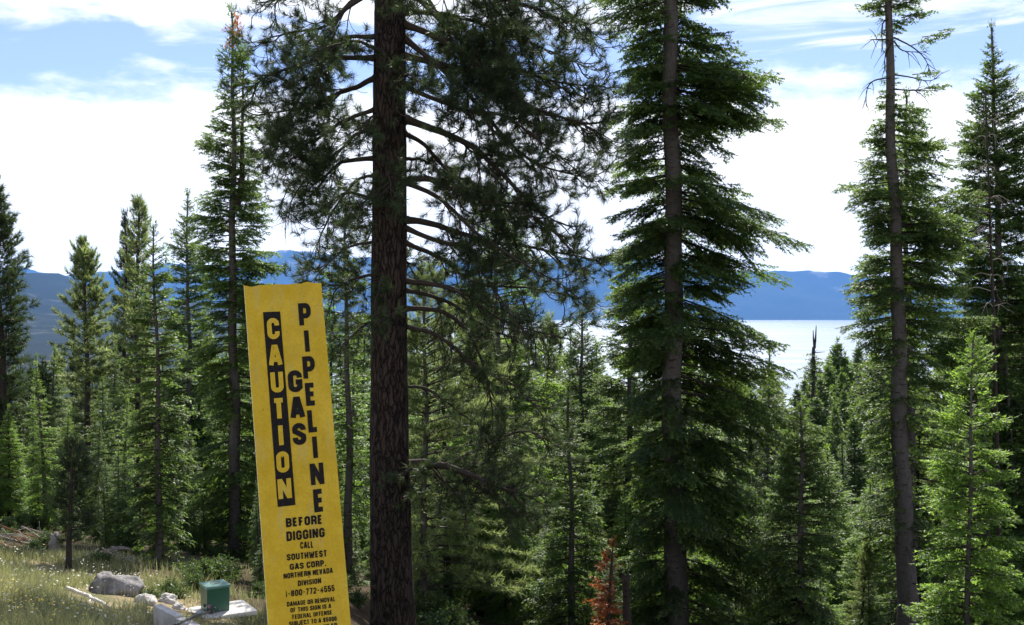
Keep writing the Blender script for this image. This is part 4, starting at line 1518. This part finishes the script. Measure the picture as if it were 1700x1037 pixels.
def shrub_mesh(r, h, seed, nleaf, leaf, mat):
    rng = np.random.default_rng(seed)
    wood = []
    P0, D = [], []
    for k in range(26):
        a = rng.random() * 6.28
        d = np.array([math.cos(a) * rng.uniform(.2, 1) * r, math.sin(a) * rng.uniform(.2, 1) * r, h * rng.uniform(.45, 1.05)])
        d[2] *= 1 - .45 * (np.hypot(d[0], d[1]) / r) ** 2
        c = curve([np.zeros(3), d * [.35, .35, .6] + rng.normal(0, .04, 3), d], 8)
        wood.append((*tube(c, np.linspace(.010, .003, 8), 4, False), 1, None))
        for q in range(nleaf):
            i = int(rng.integers(2, 8))
            P0.append(c[i] + rng.normal(0, .10, 3) * r)
            D.append(nrm(rng.normal(0, 1, 3) + [0, 0, .5]))
    P0, D = np.array(P0), np.array(D)
    P0[:, 2] = np.maximum(P0[:, 2], .02)
    n = len(P0)
    l = (leaf * rng.uniform(.6, 1.3, n))[:, None]
    s = nrm(np.cross(D, rng.normal(size=(n, 3)))) * l * .28
    V = np.stack([P0, P0 + D * l * .5 + s, P0 + D * l, P0 + D * l * .5 - s], 1).reshape(-1, 3)
    F = np.arange(n)[:, None] * 4 + [0, 1, 2, 3]
    tint = np.repeat(np.clip(.4 + rng.normal(0, .25, n), 0, 1), 4)
    return build('foliage', [(V, F, 0, tint)], [M[mat]], False), build('stems', [(x[0], x[1], 0, None) for x in wood], [M['twig']])


SH = [shrub_mesh(.55, .75, 300 + k, 90, .07, 'leaf') for k in range(4)]


def shrub(x, y, s, k, label, group=None):
    r = thing('bush', (x, y, float(gz(x, y)) - .05), label, 'bush', group)
    r.rotation_euler = (0, 0, x * 7 + y)
    r.scale = (s, s, s * .9)
    link('foliage', SH[k][0], r)
    link('stems', SH[k][1], r)


for px, py, s, k, lab in ((292, 975, .5, 0, 'leafy green bush between the boulder and the thin trunk'), (322, 962, .5, 1, 'leafy bush directly behind the green utility box'),
                          (424, 975, .45, 2, 'leafy bush between the utility box and the yellow marker'), (246, 976, .32, 3, 'low bright leafy bush at the right end of the boulder'),
                          (75, 900, .6, 2, 'small bush right of the brush pile'), (165, 925, .5, 1, 'small bush behind the left end of the boulder')):
    p = hit(px, py + 18)
    shrub(p[0], p[1], s, k, lab)
rng = np.random.default_rng(91)
for q in range(40):
    px = rng.uniform(-60, 640)
    Y = rng.uniform(15.5, 30)
    x = (px - 850) / K * Y
    if in_meadow(x, Y) < 12.0:
        continue
    shrub(x, Y, rng.uniform(.4, .8), int(rng.integers(4)), 'leafy undergrowth bush in the shade under the trees', 'bushes under the trees')
for q in range(40):
    px = rng.uniform(640, 1750)
    Y = rng.uniform(21, 34)
    x = (px - 850) / K * Y
    shrub(x, Y, rng.uniform(.9, 1.9), int(rng.integers(4)), 'leafy undergrowth bush in the shade under the trees', 'bushes under the trees')


# ------------------------------------------------------------------ rocks, logs and brush
def rock_mesh(sx, sy, sz, seed, mats, amp=.22, sub=4):
    import bmesh
    from mathutils import noise
    bm = bmesh.new()
    bmesh.ops.create_icosphere(bm, subdivisions=sub, radius=1)
    off = Vector((seed * 3.1, seed * 1.7, seed))
    for v in bm.verts:
        p = v.co.normalized()
        k = 1 + amp * noise.noise(p * 1.3 + off) * 1.5 + amp * .8 * (.3 - abs(noise.noise(p * 2.3 + off))) + amp * .5 * (.25 - abs(noise.noise(p * 5 + off))) + amp * .2 * noise.noise(p * 11 + off)
        q = p * k
        if q.z < -.35:
            q.z = -.35
        v.co = Vector((q.x * sx, q.y * sy, q.z * sz))
    V = np.array([v.co[:] for v in bm.verts])
    F = np.array([[v.index for v in f.verts] for f in bm.faces])
    bm.free()
    return V, F


m, t = newmat('granite')
tc = t.add('ShaderNodeTexCoord').outputs['Object']
n = t.noise(tc, 4, 6, .65)
n2 = t.noise(tc, 60, 3, .7)
col = t.mix(t.ss(n, .35, .65), (.13, .122, .12), (.27, .258, .254))
col = t.mix(t.ss(n2, .55, .7, 0, .5), col, (.07, .065, .065))
finish(t, pbsdf(t, col, .85, .25, bump(t, t.m('ADD', n, t.m('MULTIPLY', n2, .3)), .05, .7)))
M['granite'] = m
M['pale_stone'] = twig_mat('pale_stone', (.30, .28, .26), (.55, .53, .50))


def rock(name, pos, size, seed, label, cat='rock', rz=0.0, sink=.0, amp=.22, mat='pale_stone'):
    V, F = rock_mesh(*size, seed, None, amp)
    o = link(name, build(name, [(V, F, 0, None)], [M[mat]], False), None, np.array(pos) + [0, 0, sink], label, cat)
    o.rotation_euler = (0, 0, rz)
    return o


p = hit(193, 984)
V1, F1 = rock_mesh(.29, .25, .19, 3, None, .25)
V2, F2 = rock_mesh(.19, .22, .29, 8, None, .25)
o = link('boulder', build('boulder', [(V1, F1, 0, None), (V2 * [.78, .85, .66] + np.array([-.19, .03, .03]), F2, 0, None)], [M['granite']]), None, p + [0, .05, .04], 'large pale granite boulder at the upper edge of the meadow', 'boulder')
for px, py, s, sd, lab in ((243, 1001, (.13, .12, .09), 5, 'pale angular rock left of the thin trunk beside the concrete'), (278, 1001, (.14, .13, .10), 6, 'pale rock right of the thin trunk behind the concrete'),
                           (295, 1011, (.09, .09, .06), 7, 'small brownish rock between the concrete block and the utility pad'), (130, 1024, (.32, .14, .05), 9, 'flat grey slab of stone below the bleached log'),
                           (150, 957, (.05, .05, .04), 4, 'small stone left of the boulder')):
    p = hit(px, py)
    rock('rock', p, s, sd, lab, rz=sd, amp=.3, sink=s[2] * .2)


def stick_between(a, b, r0, r1, seed, n=14, wob=.015):
    rng = np.random.default_rng(seed)
    c = curve([a, (a + b) / 2 + rng.normal(0, wob * 2, 3), b], n) + rng.normal(0, wob * .4, (n, 3))
    return tube(c, np.linspace(r0, r1, n), 8)


a, b = hit(113, 990) + [0, 0, .10], hit(186, 1021) + [0, 0, .07]
lg = thing('fallen_log', (a + b) / 2, 'thin bleached fallen log lying across the bare soil', 'log')
c_ = (a + b) / 2
link('log_body', build('log_body', [(*stick_between(a - c_, b - c_, .026, .018, 1), 0, None)], [M['silver']]), lg)
q_ = (a * .45 + b * .55) - c_
link('branch_stub', build('branch_stub', [(*stick_between(q_, q_ + np.array([-.10, -.12, -.06]), .014, .007, 3, 6), 0, None)], [M['silver']]), lg)
rng = np.random.default_rng(13)


def brush(px0, py0, px1, py1, N, label, mats, seed, hh=.3):
    rng = np.random.default_rng(seed)
    a, b = hit(px0, py0), hit(px1, py1)
    c = (a + b) / 2
    L = np.linalg.norm(b - a)
    u = nrm(b - a)
    parts = []
    for k in range(N):
        s = rng.uniform(-.5, .5)
        p = u * s * L + np.array([rng.normal(0, .12), rng.normal(0, .22), .03 + hh * rng.random() * (1 - (2 * s) ** 2)])
        d = nrm(u * rng.choice([-1, 1]) + rng.normal(0, .45, 3) * [1, 1, .45])
        l = rng.uniform(.25, .8)
        r = rng.uniform(.006, .022)
        e = curve([p - d * l / 2, p + rng.normal(0, .03, 3), p + d * l / 2 + [0, 0, rng.uniform(-.06, .04)]], 7)
        parts.append((*tube(e, np.linspace(r, r * .35, 7), 5), int(rng.random() < .25) if len(mats) > 1 else 0, None))
    return link('brush_pile', build('brush_pile', parts, [M[x] for x in mats]), None, c, label, 'brush pile'), c, u, L


_, cb_, ub, Lb_ = brush(8, 902, 84, 916, 60, 'grey pile of fallen branches at the top of the meadow', ['dead', 'red_dead'], 31)
a, b = hit(10, 907) + [0, -.25, .08], hit(72, 915) + [0, -.25, .06]
link('fallen_log', build('fallen_log', [(*stick_between(a - (a + b) / 2, b - (a + b) / 2, .05, .03, 6), 0, None)], [M['red_dead']]), None, (a + b) / 2, 'reddish fallen log lying in front of the branch pile', 'log')
brush(152, 932, 204, 938, 46, 'heap of bleached twigs behind the boulder', ['dead'], 33, .22)
p = hit(91, 922)
st = thing('tree_stump', p, 'short broken grey stump right of the branch pile', 'stump')
V, F = tube(np.stack([.02 * np.sin(np.arange(9)), 0 * np.arange(9), np.linspace(-.1, .36, 9)], 1), np.linspace(.13, .085, 9), 16)
V[8 * 16:9 * 16, 2] += rng.uniform(-.05, .10, 16)
V[:9 * 16] += rng.normal(0, .006, (144, 3))
link('stump_body', build('stump_body', [(V, F, 0, None)], [M['dead']]), st)

# ------------------------------------------------------------------ concrete blocks, utility box, conduit
m, t = newmat('weathered_concrete')
tc = t.add('ShaderNodeTexCoord').outputs['Object']
n = t.noise(tc, 7, 6, .7)
n2 = t.noise(tc, 70, 4, .7)
col = t.mix(t.ss(n, .35, .7), (.44, .42, .39), (.66, .64, .60))
col = t.mix(t.ss(n2, .56, .72, 0, .4), col, (.22, .20, .17))
finish(t, pbsdf(t, col, .85, .25, bump(t, n2, .006, .6)))
M['concrete'] = m
top0, top1 = P(262, 1003.5, 12.0), P(298, 1022, 11.55)
dv = nrm(top1 - top0)
Lc = np.linalg.norm((top1 - top0)[:2])
ang = math.atan2(dv[1], dv[0])
for k, lab in enumerate(('concrete block nearest the thin trunk with sunlit top', 'concrete block at the bottom edge in front of the utility box')):
    c = top0 + (top1 - top0) * (.48 if k == 0 else 1.56) + (np.array([0, 0, -.012]) if k else 0)
    V, F = box(Lc if k == 0 else Lc * 1.02, .098, .62, .008)
    V = xf(V, rz=ang + (.015 if k else 0))
    V[:, 2] -= .62
    link('concrete_block', build('concrete_block', [(V, F, 0, None)], [M['concrete']], False), None, c, lab, 'concrete block')

Yb = 13.87
cb0 = P(353, 1013, Yb + .17)
th_ = R(32.5)
pad_z = (P(351, 1018.5, Yb)[2])
padc = np.array([P(367, 1012, 14.1)[0], 14.08, pad_z - .06])
V, F = box(.80, .62, .06, .006)
link('concrete_pad', build('concrete_pad', [(xf(V, rz=th_), F, 0, None)], [M['concrete']], False), None, padc, 'thin pale concrete pad under the green utility box', 'concrete pad')
V, F = box(.84, .66, .3)
m, t = newmat('dark_green_painted_steel')
tc = t.add('ShaderNodeTexCoord').outputs['Object']
n = t.noise(tc, 5, 5, .6)
n2 = t.noise(t.mapping(tc, (30, 30, 4)), 1, 4, .6)
col = t.mix(n, (.018, .075, .045), (.030, .105, .062))
col = t.mix(t.ss(n2, .55, .75, 0, .35), col, (.05, .10, .075))
finish(t, pbsdf(t, col, t.ss(n, .3, .7, .30, .45), .5))
M['green'] = m
bx = thing('utility_box', P(357, 1012, Yb + .2) * [1, 1, 0] + [0, 0, pad_z], 'dark green metal utility box on a pale concrete pad', 'utility box')
V, F = box(.30, .30, .315, .006)
body = link('box_body', build('box_body', [(xf(V, (0, 0, .003), rz=th_), F, 0, None)], [M['green']], False), bx)
V, F = box(.325, .325, .032, .005)
m, t = newmat('sky_lit_green_lid_paint')  # paler than the body: sky reflection and sun on the lid put into its colour
tc = t.add('ShaderNodeTexCoord').outputs['Object']
n = t.noise(tc, 9, 5, .6)
finish(t, pbsdf(t, t.mix(n, (.07, .19, .15), (.13, .27, .23)), t.ss(n, .3, .7, .25, .4), .8))
lid = link('lid', build('lid', [(xf(V, (0, 0, .318), rz=th_), F, 0, None)], [m], False), bx)
V, F = box(.12, .05, .006, .002)
m, t = newmat('worn_plate')
finish(t, pbsdf(t, (.10, .13, .115), .6, .3))
link('plate', build('plate', [(xf(V, (0, 0, .350), rz=th_), F, 0, None)], [m], False), lid)
V, F = tube(np.array([[0, 0, 0], [0, 0, .015], [0, 0, .02]]), [.022, .022, .016], 12)
V = xf(V, rx=R(90))
link('lock', build('lock', [(xf(V, xf(np.array([[-.15, -.04, .085]]), rz=th_)[0], rz=th_ - R(90)), F, 0, None)], [M['green']]), bx)

m, t = newmat('black_pipe')
tc = t.add('ShaderNodeTexCoord').outputs['Object']
wv_ = t.noise(tc, 30, 3, .6)
finish(t, pbsdf(t, t.mix(wv_, (.012, .012, .016), (.05, .05, .06)), .4, .5))
a, b = P(345, 1016.5, 13.5), P(291, 1037.5, 10.2)
c = curve([a, a * .66 + b * .34 + [0, 0, .012], a * .33 + b * .67 + [.006, 0, .015], b], 30)
link('conduit', build('conduit', [(*tube(c - c[0], .017, 10), 0, None)], [m]), None, c[0], 'black conduit pipe leaning from the utility pad over the concrete blocks', 'pipe')

p = hit(350, 1024)
fl = thing('flowering_plant', p, 'small pink flowering plant in front of the utility box', 'plant')
rng = np.random.default_rng(17)
st_, pv_, pf_ = [], [], []
for k in range(16):
    e = np.array([rng.normal(0, .05), rng.normal(0, .05), rng.uniform(.06, .17)])
    st_.append((*tube(np.stack([e * 0, e * [.4, .4, .6], e]), [.004, .003, .002], 4), 0, None))
    for q in range(5):
        d = nrm(rng.normal(0, 1, 3)) * .022
        s2 = nrm(np.cross(d, rng.normal(0, 1, 3))) * .012
        o = len(pv_) * 3
        pv_.append(np.stack([e - s2, e + s2, e + d]))
        pf_.append([o, o + 1, o + 2])
link('stems', build('stems', st_, [M['leaf']]), fl)
link('blossom', build('blossom', [(np.concatenate(pv_), np.array(pf_), 0, None)], [M['pink_petals']], False), fl)
print('triangles', NTRI)
